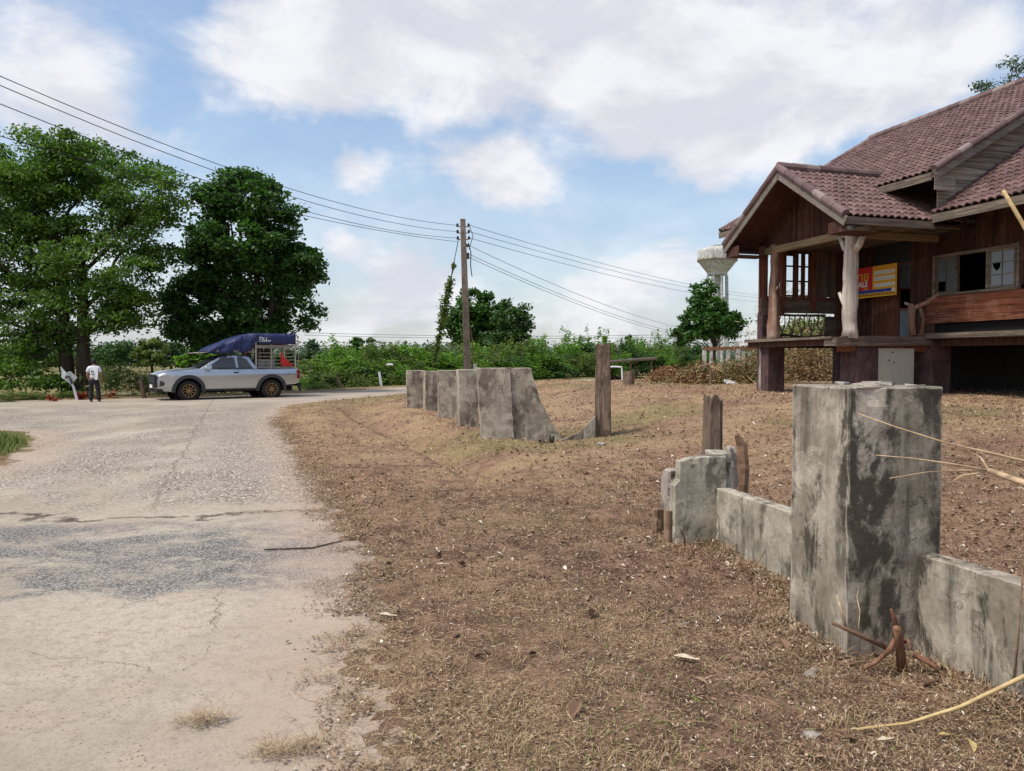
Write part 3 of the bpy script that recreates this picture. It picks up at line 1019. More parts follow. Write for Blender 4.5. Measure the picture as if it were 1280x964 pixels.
# ------------------------------------------------------------------ weathered concrete blocks
def rough_block(name, size, mat, parent=None, loc=None, rz=0, label=None, cat=None, group=None, chip=.03, cuts=10, shape=None, tilt=(0, 0), seed=0, sink=.12):
    """plastered block with chipped edges, origin at its base"""
    sx, sy, sz = size
    bm = bmesh.new()
    bmesh.ops.create_cube(bm, size=1)
    for v in bm.verts:
        v.co = Vector((v.co.x * sx, v.co.y * sy, (v.co.z + .5) * (sz + sink) - sink))
    bmesh.ops.bevel(bm, geom=list(bm.edges), offset=.008, segments=1, affect='EDGES')
    for ax, L in ((0, sx), (1, sy), (2, sz + sink)):
        n = max(1, int(L / (max(sx, sy, sz) / cuts)))
        for i in range(1, n):
            co = Vector((0, 0, 0)); co[ax] = (-L / 2 if ax < 2 else -sink) + L * i / n
            no = Vector((0, 0, 0)); no[ax] = 1
            bmesh.ops.bisect_plane(bm, geom=bm.verts[:] + bm.edges[:] + bm.faces[:], plane_co=co, plane_no=no)
    r = random.Random(seed)
    for v in bm.verts:
        c = v.co
        ex = sx / 2 - abs(c.x) < .02; ey = sy / 2 - abs(c.y) < .02; et = sz - c.z < .02
        k = ex + ey + et
        n = float(fbm(np.array([c.x * 4 + seed * 3.3 + c.z * 3]), np.array([c.y * 4 + c.z * 2.2 + 5.1 * seed]), 3, seed)[0]) - .5
        if k >= 2:
            a = max(0, r.gauss(-.25, .6)) * chip + max(0, n - .08) * chip * 1.2
            if ex: c.x -= math.copysign(min(a, sx * .2), c.x)
            if ey: c.y -= math.copysign(min(a, sy * .2), c.y)
            if et: c.z -= a * .8
        elif k == 1:
            if ex: c.x += n * .004
            if ey: c.y += n * .004
            if et: c.z += n * .012
        if shape: v.co = Vector(shape(v.co))
    for v in bm.verts:
        v.co.x += tilt[0] * v.co.z
        v.co.y += tilt[1] * v.co.z
    me = bpy.data.meshes.new(name)
    bmesh.ops.recalc_face_normals(bm, faces=bm.faces)
    bm.to_mesh(me); bm.free()
    o = link(name, me, mat, parent)
    if loc is not None: o.location = loc
    o.rotation_euler = (0, 0, rz)
    if label: tag(o, label, cat, group)
    return o


FR = math.radians(10)                         # fence line turned this much off the view axis
fn = Vector((math.cos(FR), math.sin(FR), 0))  # across the fence, to the right
fd = Vector((-math.sin(FR), math.cos(FR), 0))  # along the fence, away
PC = Vector((1.881, 4.10, 0))
pz = lz(1.7, 4.0)
pillar = thing('gate_pillar', 'big square stained concrete fence pillar with black mould, closest and tallest of them all', 'pillar', (PC.x, PC.y, 0), FR)
rough_block('shaft', (.53, .53, 1.365), M['concrete'], pillar, chip=.016, cuts=14, seed=2, sink=.3)
m_ = MB()
for k in range(9):                            # lumps of mortar on top
    m_.box((random.uniform(-.22, .22), random.uniform(-.22, .22), 1.365), (random.uniform(.05, .14), random.uniform(.04, .1), .022), Euler((0, 0, random.random() * 3)).to_matrix(), .008)
m_.build('cap_mortar', M['concrete_raw'], pillar)


def low_wall(t0, t1, h0, h1, label, seed, mat):
    c = PC + fn * .165 + fd * (t0 + t1) / 2
    L = abs(t1 - t0)
    def shp(p):
        f = (p.y + L / 2) / L
        return (p.x, p.y, p.z * (h0 + (h1 - h0) * f) if p.z > 0 else p.z)
    return rough_block('low_wall', (.115, L, 1.0), mat, None, (c.x, c.y, 0), FR, label, 'wall', None, .012, 22, shp, seed=seed, sink=.3)


low_wall(.27, 2.03, .515, .475, 'low stained concrete wall between the tall pillar and the broken pillar stub', 5, M['concrete_b'])
low_wall(-3.4, -.27, .66, .525, 'low grey concrete wall running on towards the camera from the tall pillar', 6, M['concrete'])

# broken stub of the next pillar
st = PC + fd * 2.09 + fn * -.02
stub = thing('broken_pillar', 'short broken pale concrete pillar stub with a notched top, in front of the splintered post', 'pillar', (st.x, st.y, 0), FR * .6)


def stub_shape(p):
    x, y, z = p
    if x < -.12 and z > .5: x = -.12 + (x + .12) * .55
    if x < 0 and z > .68: z -= .04 * (-x / .2)
    return (x, y, z)


rough_block('plaster_shell', (.43, .11, .73), M['concrete_b'], stub, chip=.014, cuts=16, seed=9, shape=stub_shape, sink=.2)
rough_block('raw_core', (.30, .2, .6), M['concrete_raw'], stub, (-.07, .17, 0), .1, chip=.1, cuts=9, seed=12)
rough_block('side_shell', (.14, .26, .74), M['concrete_b'], stub, (.24, .20, 0), 0, chip=.014, cuts=10, seed=15, sink=.2)
for i, (px, py, Y, s, lab) in enumerate(((912, 600, 6.75, (.13, .12, .42), 'jagged upright chunk of broken concrete leaning on the splintered post'),)):
    g = at(px, py, Y)
    rough_block('concrete_chunk', s, M['concrete_raw'], None, (g.x, g.y, .32), .3, lab, 'rubble', None, .09, 7, lambda p: (p[0] * (1 - .5 * max(0, p[2]) / .42), p[1] * (1 - .4 * max(0, p[2]) / .42), p[2]), (.03, 0), 21)


def splinter_post(name, loc, w, d, h, label, seed, hollow=.0, taper=.12, top_jag=.1, n=22, tilt=(0, 0), mat='post_wood'):
    r = random.Random(seed)
    vs, fs = [], []
    rows = 16
    pr = [1 + r.uniform(-.2, .14) for _ in range(n)]
    jag = [r.uniform(-1, .3) * top_jag for _ in range(n)]
    for i in range(rows + 1):
        f = i / rows
        for k in range(n):
            a = k * 2 * PI / n
            ca, sa = math.cos(a), math.sin(a)
            q = (abs(ca) ** 4 + abs(sa) ** 4) ** -.25
            rr = q * (pr[k] + r.uniform(-.035, .035)) * (1 - taper * f + .12 * (1 - f) ** 3)
            z = -.2 + f * (h + .2 + (jag[k] if i == rows else jag[k] * f ** 6))
            vs.append((ca * rr * w / 2 + tilt[0] * z, sa * rr * d / 2 + tilt[1] * z, z))
    for i in range(rows):
        for k in range(n):
            k2 = (k + 1) % n
            fs.append((i * n + k, i * n + k2, (i + 1) * n + k2, (i + 1) * n + k))
    c = len(vs)
    vs.append((tilt[0] * h, tilt[1] * h, h - .06))
    for k in range(n): fs.append((rows * n + k, rows * n + (k + 1) % n, c))
    m = MB(); m.add(vs, fs)
    o = m.build(name, M[mat])
    o.location = loc
    return tag(o, label, 'post')


g = at(889, 612, 7.1)
splinter_post('wooden_post', (g.x, 7.1, lz(g.x, 7.1)), .19, .19, 1.1, 'short splintered brown wooden post standing behind the broken pillar stub', 4, tilt=(.01, 0))
g = at(925, 610, 7.0)
m_ = MB(); m_.tube([(g.x, 7.0, .05), (g.x + .03, 7.0, .5), (g.x + .02, 7.02, .72), (g.x - .04, 7.0, .82)], [.06, .055, .045, .02], 8, wob=.15)
tag(m_.build('wood_slab', M['twig']), 'curved dark slab of rotten wood beside the splintered post', 'wood piece')
Yp = 14.2
zp = lz(at(753, 540, Yp).x, Yp)
g = at(753, 540, Yp)
splinter_post('wooden_post', (g.x, Yp, zp), .29, .26, at(753, 430, Yp).z - zp, 'tall old hewn wooden post standing upright in the yard beside the ruined wall end', 8, taper=.1, top_jag=.05)
# a low broken wall remnant curving up to the tall post
a0, a1 = at(690, 553, 13.7), at(744, 545, 14.0)
pts = [(a0.x, 13.7, -.15), (a1.x, 14.0, -.15), (a1.x, 14.0, at(744, 519, 14).z), (a1.x - .1, 13.98, at(735, 527, 14).z), (a1.x - .32, 13.92, at(718, 541, 14).z), (a0.x + .1, 13.72, at(697, 550, 14).z)]
m_ = MB(); m_.poly(pts, (.03, .13, 0))
tag(m_.build('wall_remnant', M['concrete_far'], bevel=.012), 'low wedge of broken wall curving up to the tall wooden post', 'wall')
# hollow rotten stump by the leaning slab
g = at(683, 548, 13.6)
m_ = MB()
for k in range(6):
    a = k * 1.05
    m_.tube([(g.x + .08 * math.cos(a), g.y + .08 * math.sin(a), lz(g.x, g.y) - .05), (g.x + .13 * math.cos(a), g.y + .1 * math.sin(a), lz(g.x, g.y) + random.uniform(.06, .22))], [.06, .02], 6, wob=.3)
tag(m_.build('rotten_stump', M['bark']), 'small dark rotten stump at the foot of the leaning slab', 'stump')

# ------------------------------------------------------------------ far row of pillars
FF = math.radians(14)


def far_pillar(px, ytop, pbot, w, label, seed, tilt=(0, 0), d=.46, gr='old concrete fence pillars in a row'):
    Y = None
    p = gnd(px, pbot, -.06)
    z0 = lz(p.x, p.y) - .0
    top = at(px, ytop, p.y).z
    return rough_block('fence_pillar', (w, d, top - z0), M['concrete_far'], None, (p.x + w / 2, p.y + d / 2, z0), FF * (.4 + .35 * (seed % 3)), label, 'pillar', gr, .025, 9, None, tilt, seed, .3)


far_pillar(507, 463, 512.5, .60, 'farthest concrete pillar in the row beside the grass verge', 31)
far_pillar(529, 464, 517.5, .40, 'dark stained concrete pillar, second from the far end of the row', 32)
far_pillar(546, 463, 528, .48, 'concrete pillar with a rusty dark lower half, middle of the far row', 33)
far_pillar(572, 462, 541, .42, 'narrow clean grey concrete pillar just behind the leaning double slab', 34, (-.02, 0))
# nearest: two slabs leaning away, flaring at the foot
p = gnd(600, 559, -.08)
dbl = thing('fence_pillar', 'leaning double slab pillar with a crooked flared foot, closest of the far row', 'pillar', (p.x, p.y, lz(p.x, p.y) - .03), FF * .35, 'old concrete fence pillars in a row')
hh = at(600, 460, p.y).z - (lz(p.x, p.y) - .03)


def lean_a(v):
    f = max(0, v.z) / hh
    return (v.x - .085 * f, v.y, v.z)


def lean_b(v):
    f = max(0, v.z) / hh
    fl = (1 - f) ** 2.0
    side = (v.x + .28) / .56
    return (v.x - .24 * f + side * fl * .36, v.y + .03, v.z)


rough_block('slab', (.60, .40, hh), M['concrete_far'], dbl, (.33, .2, 0), 0, chip=.02, cuts=12, shape=lean_a, seed=41, sink=.3)
rough_block('slab', (.56, .34, hh * 1.0), M['concrete_far'], dbl, (.905, .2, 0), 0, chip=.04, cuts=12, shape=lean_b, seed=43, sink=.3)

# ------------------------------------------------------------------ sticks and cut brush near the tall pillar
def stick(name, pts, rad, mat, label, cat='stick', group=None, n=7):
    m = MB(); m.tube(pts, rad, n, wob=.06)
    o = m.build(name, M[mat], smooth=True)
    return tag(o, label, cat, group)


# thick cut branch coming in from the right, its twigs reaching across the pillar
def bpts(lst, Y0, Y1):
    n = len(lst)
    return [at(px, py, Y0 + (Y1 - Y0) * i / (n - 1)) for i, (px, py) in enumerate(lst)]


br = thing('cut_branch', 'pale cut branch with forked bare twigs reaching in front of the tall pillar', 'branch', (0, 0, 0))
m_ = MB(); m_.tube(bpts([(1420, 668), (1330, 622), (1280, 604), (1236, 588)], 2.9, 3.35), [.02, .017, .0145, .012], 9, wob=.05); m_.build('limb', M['branch'], br, True)
for pts, r0 in (([(1236, 588), (1190, 580), (1140, 573), (1095, 569)], .0055), ([(1236, 590), (1205, 588), (1160, 590), (1112, 598)], .0045), ([(1236, 591), (1205, 594), (1180, 608)], .006),
                ([(1236, 588), (1226, 572), (1216, 566)], .004), ([(1390, 590), (1280, 576), (1180, 553), (1120, 534), (1072, 517)], .0065)):
    m_ = MB(); m_.tube(bpts(pts, 3.35 if pts[0][0] < 1300 else 3.1, 3.5), [r0 * (1 - .55 * i / (len(pts) - 1)) for i in range(len(pts))], 6, wob=.08)
    m_.build('twig', M['branch'], br, True)
# bamboo cane standing tall at the frame edge and a long cane lying to the ground
stick('bamboo_cane', [at(1254, 238, 3.3), at(1268, 262, 3.28), at(1290, 300, 3.25), at(1420, 560, 3.1), (2.85, 3.0, .05)], [.008, .0085, .009, .010, .011], 'cane', 'upright tan cane tip sticking up beside the house eave', 'cane')
g0 = gnd(1020, 912, .03)
stick('long_cane', [gnd(1018, 912, .02), gnd(1060, 913, .03), at(1135, 904, 2.98), at(1200, 884, 2.92), at(1290, 841, 2.85), at(1420, 760, 2.75)], [.0035, .005, .0065, .0075, .009, .011], 'cane', 'long thin tan cane bending up from the ground in front of the right low wall', 'cane')
# sawn reddish stems and sticks at the pillar foot
sp = thing('coppice_stump', 'reddish cut stump with short sprouts at the foot of the tall pillar', 'stump', (0, 0, 0))
for nm, pts, rad in (('stem', [(1128, 838), (1124, 800), (1121, 785)], [.026, .022, .018]), ('stem', [(1121, 800), (1119, 775), (1114, 762)], [.017, .012, .006]),
                     ('shoot', [(1125, 805), (1135, 800), (1138, 812)], [.011, .009, .007]), ('shoot', [(1120, 797), (1112, 812), (1095, 828), (1080, 836)], [.012, .012, .011, .009]),
                     ('shoot', [(1142, 818), (1160, 828), (1175, 838)], [.014, .013, .012])):
    m_ = MB(); m_.tube(bpts(pts, 3.62, 3.55), rad, 8, wob=.12); m_.build(nm, M['rust_wood'] if 'rust_wood' in M else M['twig'], sp, True)
stick('stick', bpts([(1041, 779), (1070, 792), (1106, 809)], 3.6, 3.62), [.008, .011, .012], 'twig', 'dark stick slanting across the foot of the tall pillar', 'stick')
stick('stick', bpts([(1046, 744), (1058, 786)], 3.72, 3.68), [.004, .008], 'branch', 'thin pale stick leaning up against the tall pillar corner', 'stick')
stick('stick', bpts([(1073, 786), (1075, 765), (1071, 745), (1074, 735)], 3.65, 3.75), [.003, .003, .002, .001], 'branch', 'wiry bent twig beside the tall pillar edge', 'stick')
stick('stick', [gnd(1135, 862, .03), gnd(1150, 856, .03), gnd(1176, 850, .03)], [.008, .010, .008], 'twig', 'short thick stick lying below the right low wall', 'stick')
stick('stick', [gnd(600, 858, .02), gnd(640, 848, .02), gnd(680, 861, .02)], [.003, .004, .003], 'twig', 'thin dark stick lying on bare soil midway to the road', 'stick')
stick('stick', [gnd(330, 687, .012), gnd(390, 685, .012), gnd(428, 676, .012)], [.006, .007, .005], 'bark', 'dark thin stick lying on the gravel patch of the road', 'stick')
stick('dry_vine', bpts([(1279, 705), (1274, 790), (1266, 850), (1276, 885)], 3.2, 3.24), [.004, .004, .004, .003], 'twig', 'thin climbing stem up the right low wall at the frame edge', 'vine')

r = random.Random(5)
k = 0
for i in range(44):                            # cut stems along the wall foot
    tt = r.uniform(.3, 2.6) if i < 26 else r.uniform(-1.0, .1); s_ = r.uniform(-.5, -.03) if i < 26 else r.uniform(-.75, -.4)
    c = PC + fd * tt + fn * (.1 + s_ * .8)
    L = r.uniform(.12, .38); a = r.uniform(0, 6.28); e = r.uniform(.05, .8) if i < 26 else r.uniform(.02, .3)
    q = Vector((c.x + math.cos(a) * L * math.cos(e), c.y + math.sin(a) * L * math.cos(e), max(.02, L * math.sin(e))))
    m_ = MB(); m_.tube([(c.x, c.y, lz(c.x, c.y)), (c + q) / 2 + Vector((.02, .01, .02)) if False else ((c.x + q.x) / 2 + .015, (c.y + q.y) / 2, q.z * .55 + .01), q], [.007, .006, .003] if i < 26 else [.0035, .003, .0015], 6, wob=.1)
    tag(m_.build('stick', M['twig'], smooth=True), 'thin brown cut stick in the brush along the low wall foot' if i < 26 else 'fine dark twig lying on the soil in front of the tall pillar', 'stick', 'cut sticks along the low wall' if i < 26 else 'fine twigs in front of the tall pillar')
# two sawn wood offcuts beside the stub
for (px, py, Y, h, w, lab) in ((826, 662, 6.35, .2, .13, 'sawn pale plank end left of the broken pillar stub'), (838, 672, 6.15, .26, .09, 'rough upright offcut touching the broken pillar stub')):
    g = at(px, py, Y)
    rough_block('wood_offcut', (w, .07, h), M['cut_wood'] if 'cut_wood' in M else M['twig'], None, (g.x, g.y, lz(g.x, g.y)), .4, lab, 'wood piece', None, .03, 5, seed=int(px))
# pale stones and rubbish on the soil
for i, (px, py, s, lab) in enumerate(((855, 788, .022, 'round white pebble on the soil below the broken pillar stub'), (830, 787, .016, 'small white pebble left of the round pebble'), (752, 561, .07, 'pale rock in front of the tall wooden post'),
                                       (1012, 848, .03, 'pale stone near the left foot of the tall pillar'), (1020, 842, .025, 'small grey stone beside the pale stone by the pillar'), (1015, 932, .03, 'white flake on the soil under the long cane'))):
    g = gnd(px, py, .0)
    bm = bmesh.new(); bmesh.ops.create_icosphere(bm, subdivisions=2, radius=s)
    for v in bm.verts:
        f = .7 + .6 * float(vnoise(np.array([v.co.x * 40 + i * 9]), np.array([v.co.y * 40 + v.co.z * 31]), i)[0])
        v.co = Vector((v.co.x * f * 1.2, v.co.y * f, v.co.z * f * .6))
    me = bpy.data.meshes.new('stone'); bm.to_mesh(me); bm.free()
    o = link('stone', me, M['concrete_raw']); o.location = (g.x, g.y, lz(g.x, g.y) + s * .2)
    tag(o, lab, 'stone')
for i, (px, py, w, rz, lab) in enumerate(((1105, 937, .07, .4, 'curled pale dead leaf on the soil by the frame bottom'), (1215, 940, .08, 1.2, 'broad yellow dead leaf at the right bottom of the photo'), (1180, 928, .06, .2, 'narrow yellow dead leaf left of the broad yellow leaf'),
                                           (855, 836, .1, -.2, 'long pale brown dead leaf on the soil in front of the tall pillar'), (552, 712, .08, .6, 'cream dead leaf on the verge near the road patch'), (482, 772, .09, 0, 'pale strip of dead leaf near the road edge'), (617, 706, .06, 1, 'small white dead leaf on the brown verge'))):
    g = gnd(px, py, .02)
    m_ = MB()
    pts = []
    for k in range(7):
        f = k / 6; ww = math.sin(PI * min(1, f * .95 + .03)) * .3
        pts.append((f, ww))
    vs = [(w * (f - .5) * 1.4, w * ww * .55, .03 * w * 4 * (1 - 2 * abs(f - .5)) + .018 * ww * 2) for f, ww in pts] + [(w * (f - .5) * 1.4, 0, .01 + w * .1 * f * f) for f, ww in pts] + [(w * (f - .5) * 1.4, -w * ww * .55, .012 + .02 * ww) for f, ww in pts]
    fs = [(k, k + 1, k + 8, k + 7) for k in range(6)] + [(k + 7, k + 8, k + 15, k + 14) for k in range(6)]
    m_.add(vs, fs)
    o = m_.build('dead_leaf', M['leaf_yellow'] if i in (1, 2) else M['leaf_cream'], smooth=True)
    o.location = (g.x, g.y, lz(g.x, g.y) + .012); o.rotation_euler = (.1, .1, rz)
    tag(o, lab, 'leaf')
# ------------------------------------------------------------------ the old wooden house on piers
HA = math.atan2(.29, .957)
HO = Vector((7.34, 17.0, 0))
hn = Vector((math.cos(HA), math.sin(HA), 0)); hd = Vector((-math.sin(HA), math.cos(HA), 0))
house = thing('wooden_house', 'derelict reddish wooden house on piers with mauve tiled roofs and tree trunk columns', 'house', HO, HA)


def hw(s, t, z):      # house coordinates -> world
    return HO + hn * s + hd * t + Vector((0, 0, z))


def hpx(s, t, z):
    p = hw(s, t, z)
    c, s_ = math.cos(PITCH), math.sin(PITCH)
    d = p - Vector((0, 0, EYE))
    yy = d.y * c - d.z * s_; zz = d.y * s_ + d.z * c
    return (640 + F * d.x / yy, 482 - F * zz / yy)


GZH = .56
FLOOR = 2.03

# --- tiles
t_ = NT('roof_tile')
tr = t_.attr('tile_tone')
c = t_.ramp(tr, [(0, (.085, .043, .036)), (.5, (.128, .068, .058)), (1, (.18, .104, .09))])
n = t_.noise(1.4, 7, .65); nf = t_.noise(22, 6, .7)
c = t_.mix(t_.rng(n, .45, .7, 0, .6), c, (.09, .055, .05))
c = t_.mix(t_.rng(nf, .55, .75, 0, .5), c, (.29, .21, .185))
ns = t_.noise(.8, 7, .7)
c = t_.mix(t_.rng(ns, .55, .68, 0, .4), c, (.055, .045, .042))
t_.bump(nf, .3, .01)
M['tile'] = t_.done(c, .7, 0, .35)


def tile_roof(name, o, du, dv, Lu, Lv, parent, wave=.19, course=.28, amp=.032, lap=.03, mask=None, seed=0):
    o, du, dv = Vector(o), Vector(du).normalized(), Vector(dv).normalized()
    nrm = du.cross(dv)
    if nrm.z < 0: nrm = -nrm
    nw_ = int(round(Lu / wave)); per = 8
    us = np.linspace(0, Lu, nw_ * per + 1)
    ph = us / wave
    prof = amp * (np.abs(np.sin(PI * ph)) ** .75 * 2 - 1)
    nc = int(math.ceil(Lv / course))
    rows_v, rows_o = [], []
    for i in range(nc):
        a = i * course; b = min(Lv, (i + 1) * course)
        rows_v += [a - .03 if i else a, a - .03 if i else a, b]
        rows_o += [0.0 + (.0 if i else -.0), lap, .004]
    R = len(rows_v); C = len(us)
    rng = np.random.default_rng(seed + 5)
    jit = np.repeat(rng.normal(0, .006, (nc, nw_)), per, axis=1)
    jit = np.concatenate([jit, jit[:, -1:]], 1)
    P = np.zeros((R, C, 3))
    o_, du_, dv_, n_ = [np.array(v) for v in (o, du, dv, nrm)]
    for r_ in range(R):
        i = r_ // 3
        off = prof * (1 if True else 0) + rows_o[r_] + jit[i] * .5
        v = rows_v[r_] + (jit[i] * 1.2 if r_ % 3 < 2 else 0)
        P[r_] = o_[None] + du_[None] * us[:, None] + dv_[None] * np.broadcast_to(np.asarray(v), us.shape)[:, None] + n_[None] * off[:, None]
    me = grid_mesh(name, P[..., 0], P[..., 1], P[..., 2])
    # flat shading across riser edges would show; keep smooth along waves only
    tone = np.repeat(rng.random((nc, nw_)), per, axis=1)
    f = np.zeros((R - 1, C - 1))
    for r_ in range(R - 1): f[r_] = tone[min(r_ // 3 + (1 if r_ % 3 == 2 else 0), nc - 1)]
    at_ = me.attributes.new('tile_tone', 'FLOAT', 'FACE')
    at_.data.foreach_set('value', f.ravel().astype(np.float32))
    bm = bmesh.new(); bm.from_mesh(me)
    if mask:
        bmesh.ops.delete(bm, geom=[v for v in bm.verts if not mask(v.co)], context='VERTS')
    for e in bm.edges:
        if len(e.link_faces) == 2 and e.calc_face_angle(0) > .9: e.smooth = False
    bm.to_mesh(me); bm.free()
    return link(name, me, M['tile'], parent)


def ridge_caps(name, p0, p1, r, parent, n=None, seg=.38):
    p0, p1 = Vector(p0), Vector(p1)
    L = (p1 - p0).length
    k = max(1, int(L / seg))
    m = MB()
    for i in range(k):
        a = p0.lerp(p1, i / k); b = p0.lerp(p1, (i + 1.06) / k)
        m.tube([a, a.lerp(b, .9), b], [r * 1.08, r, r * .96], 10, cap=True)
    return m.build(name, M['tile_cap'], parent, smooth=False)


t_ = NT('tile_cap')
isl = t_.island()
c = t_.ramp(isl, [(0, (.11, .066, .062)), (.6, (.17, .11, .105)), (1, (.26, .2, .185))])
c = t_.mix(t_.rng(t_.noise(5, 6, .7), .5, .7, 0, .6), c, (.07, .055, .05))
M['tile_cap'] = t_.done(c, .75, 0, .3)

# upper roof: ridge along the house, slope facing the road
SR, ZR = 8.25, 9.3
S0, Z0 = 2.2, 5.77
T_NEAR, T_FAR = -.2, 8.55
slope = Vector((SR - S0, 0, ZR - Z0)); LV = slope.length
roof = tile_roof('roof', (S0, T_FAR, Z0), (0, -1, 0), slope, T_FAR - T_NEAR, LV, house, seed=1)
m = MB(); m.poly([(S0 + .05, 0, Z0 - .09), (SR, 0, ZR - .09), (2 * SR - S0, 0, Z0 - .09), (2 * SR - S0, 0, Z0 - .14), (SR, 0, ZR - .14), (S0 + .05, 0, Z0 - .14)], (0, T_FAR - T_NEAR - .06, 0))
for i in range(len(m.v)): m.v[i] = (m.v[i][0], m.v[i][1] + T_NEAR + .03, m.v[i][2])
m.build('roof_deck', M['wood_soffit'], roof)
b_ = Vector((2 * SR - S0, T_NEAR, Z0))
tile_roof('roof', b_, (0, 1, 0), (-(SR - S0), 0, ZR - Z0), T_FAR - T_NEAR, LV, house, seed=2)
ridge_caps('ridge_cap', (SR, T_NEAR, ZR + .05), (SR, T_FAR, ZR + .05), .13, roof)
ridge_caps('verge_cap', (S0, T_NEAR, Z0 + .04), (SR, T_NEAR, ZR + .04), .085, roof)
ridge_caps('verge_cap', (S0, T_FAR, Z0 + .04), (SR, T_FAR, ZR + .04), .085, roof)
m = MB()
m.beam((S0 - .02, T_NEAR - .02, Z0 - .12), (SR, T_NEAR - .02, ZR - .12), .035, .2)
m.build('bargeboard', M['wood_verge'], roof)
m = MB()
m.beam((S0 - .02, T_FAR, Z0 - .12), (SR, T_FAR, ZR - .12), .035, .2)
m.build('bargeboard', M['wood_verge'], roof)
m = MB(); m.span((S0 - .06, T_NEAR + .02, Z0 - .22), (S0 - .02, T_FAR, Z0 - .04)); m.build('fascia', M['wood_grey_t'], roof)
# boxed end where the bargeboard meets the eave
m = MB()
for i in range(4):
    zt = Z0 - .1 - i * .085
    m.span((S0 + .0, T_NEAR - .03, zt - .082), (S0 + .58 - (0 if i < 3 else .0), T_NEAR - .012, zt + .0))
m.build('eave_box', M['wood_verge'], roof)

# lower roof in front of it, same pitch
LS0, LZ0 = 2.4, 4.87
LT1, LT0 = .12, -7.0
lslope = Vector((SR - LS0, 0, .637 * (SR - LS0)))
lroof = tile_roof('roof', (LS0, LT1, LZ0), (0, -1, 0), lslope, LT1 - LT0, lslope.length, house, seed=3)
m = MB()
m.poly([(LS0 + .05, LT0, LZ0 - .09), (SR, LT0, LZ0 + lslope.z - .09), (2 * SR - LS0, LT0, LZ0 - .09), (2 * SR - LS0, LT0, LZ0 - .14), (SR, LT0, LZ0 + lslope.z - .14), (LS0 + .05, LT0, LZ0 - .14)], (0, LT1 - LT0 - .03, 0))
m.build('roof_deck', M['wood_soffit'], lroof)
tile_roof('roof', (2 * SR - LS0, LT0, LZ0), (0, 1, 0), (-lslope.x, 0, lslope.z), LT1 - LT0, lslope.length, house, seed=4)
m = MB(); m.span((LS0 - .05, LT0, LZ0 - .24), (LS0 - .01, LT1 - .05, LZ0 - .05)); m.build('fascia', M['wood_grey_t'], lroof)
# boards closing the step between the two roofs
m = MB()
zz = LZ0 - .1
bh = .15
while zz < ZR:
    z1 = zz + bh - .008
    def su(z): return max(S0 + .35, (z - (Z0 - .14)) / .583 + S0)
    def sl(z): return (z - (LZ0 - .15)) / .637 + LS0
    a0, a1, b0, b1 = su(zz), su(z1), min(SR, sl(zz)), min(SR, sl(z1))
    if b0 > a0 and b1 > a1: m.poly([(a0, .02, zz), (b0, .02, zz), (b1, .02, z1), (a1, .02, z1)], (0, .03 + random.uniform(0, .008), 0))
    zz += bh
m.build('gable_boards', M['wood_soffit'], house)

# --- porch roof
PZ, PE, TW = 6.26, 4.69, 2.4
pd = Vector((0, TW, PZ - PE))
PL = 3.6
proof = tile_roof('porch_roof', (0, 0, PE), (1, 0, 0), pd, PL, pd.length, house, seed=5)
tile_roof('porch_roof', (0, 2 * TW, PE), (1, 0, 0), (0, -TW, PZ - PE), PL, pd.length, house, seed=6)
ridge_caps('ridge_cap', (-.02, TW, PZ + .04), (3.1, TW, PZ + .04), .12, proof)
ridge_caps('verge_cap', (-.01, 0, PE + .03), (-.01, TW, PZ + .03), .09, proof)
ridge_caps('verge_cap', (-.01, 2 * TW, PE + .03), (-.01, TW, PZ + .03), .09, proof)
m = MB(); m.poly([(.03, 0, PE - .08), (.03, TW, PZ - .08), (.03, 2 * TW, PE - .08), (.03, 2 * TW, PE - .13), (.03, TW, PZ - .13), (.03, 0, PE - .13)], (PL - .05, 0, 0))
m.build('roof_deck', M['wood_gable'], proof)
m = MB(); m.beam((-.015, -.02, PE - .14), (-.015, TW, PZ - .14), .04, .21, (1, 0, 0) and (0, 0, 1)); m.build('bargeboard', M['wood_verge'], proof)
m = MB(); m.beam((-.015, 2 * TW + .02, PE - .14), (-.015, TW, PZ - .14), .04, .21); m.build('bargeboard', M['wood_verge'], proof)
m = MB(); m.span((0, -.03, PE - .2), (2.42, .01, PE - .03)); m.build('fascia', M['wood_grey_s'], proof)
m = MB(); m.span((0, 2 * TW - .01, PE - .2), (2.42, 2 * TW + .03, PE - .03)); m.build('fascia', M['wood_grey_s'], proof)
# boxed eave ends
for t0, t1 in ((.02, .62), (2 * TW - .62, 2 * TW - .02)):
    m = MB(); m.span((.04, t0, PE - .32), (.06, t1, PE + .05 if False else PE - .08)); m.span((.04, t0, PE - .34), (1.0, t1, PE - .32))
    m.build('eave_box', M['wood_gable'], proof)
# gable boards set back over the columns
m = MB()
w_ = .115
k = int(2 * TW / w_)
for i in range(k):
    tc = (i + .5) * w_
    top = PE + (PZ - PE) * (1 - abs(tc - TW) / TW) - .14
    bot = 4.62
    if top - bot > .08: m.box((1.05 + random.uniform(-.006, .006), tc, (top + bot) / 2), (.022, w_ - .006, top - bot))
m.build('gable_boards', M['wood_gable'], house)
# tie beam and ceiling strips between the columns
m = MB(); m.span((1.0, .35, 4.42), (1.14, 4.5, 4.6)); m.build('tie_beam', M['wood_beam'], house)
m = MB(); m.span((1.0, .30, 4.60), (3.55, .42, 4.68)); m.span((1.15, .98, 4.40), (3.6, 1.10, 4.56)); m.build('side_beam', M['wood_beam'], house)
m = MB()
for i in range(15):
    m.span((1.16 + i * .16, .45, 4.575), (1.16 + i * .16 + .152, 4.4, 4.59))
m.build('porch_ceiling', M['wood_grey_t'], house)

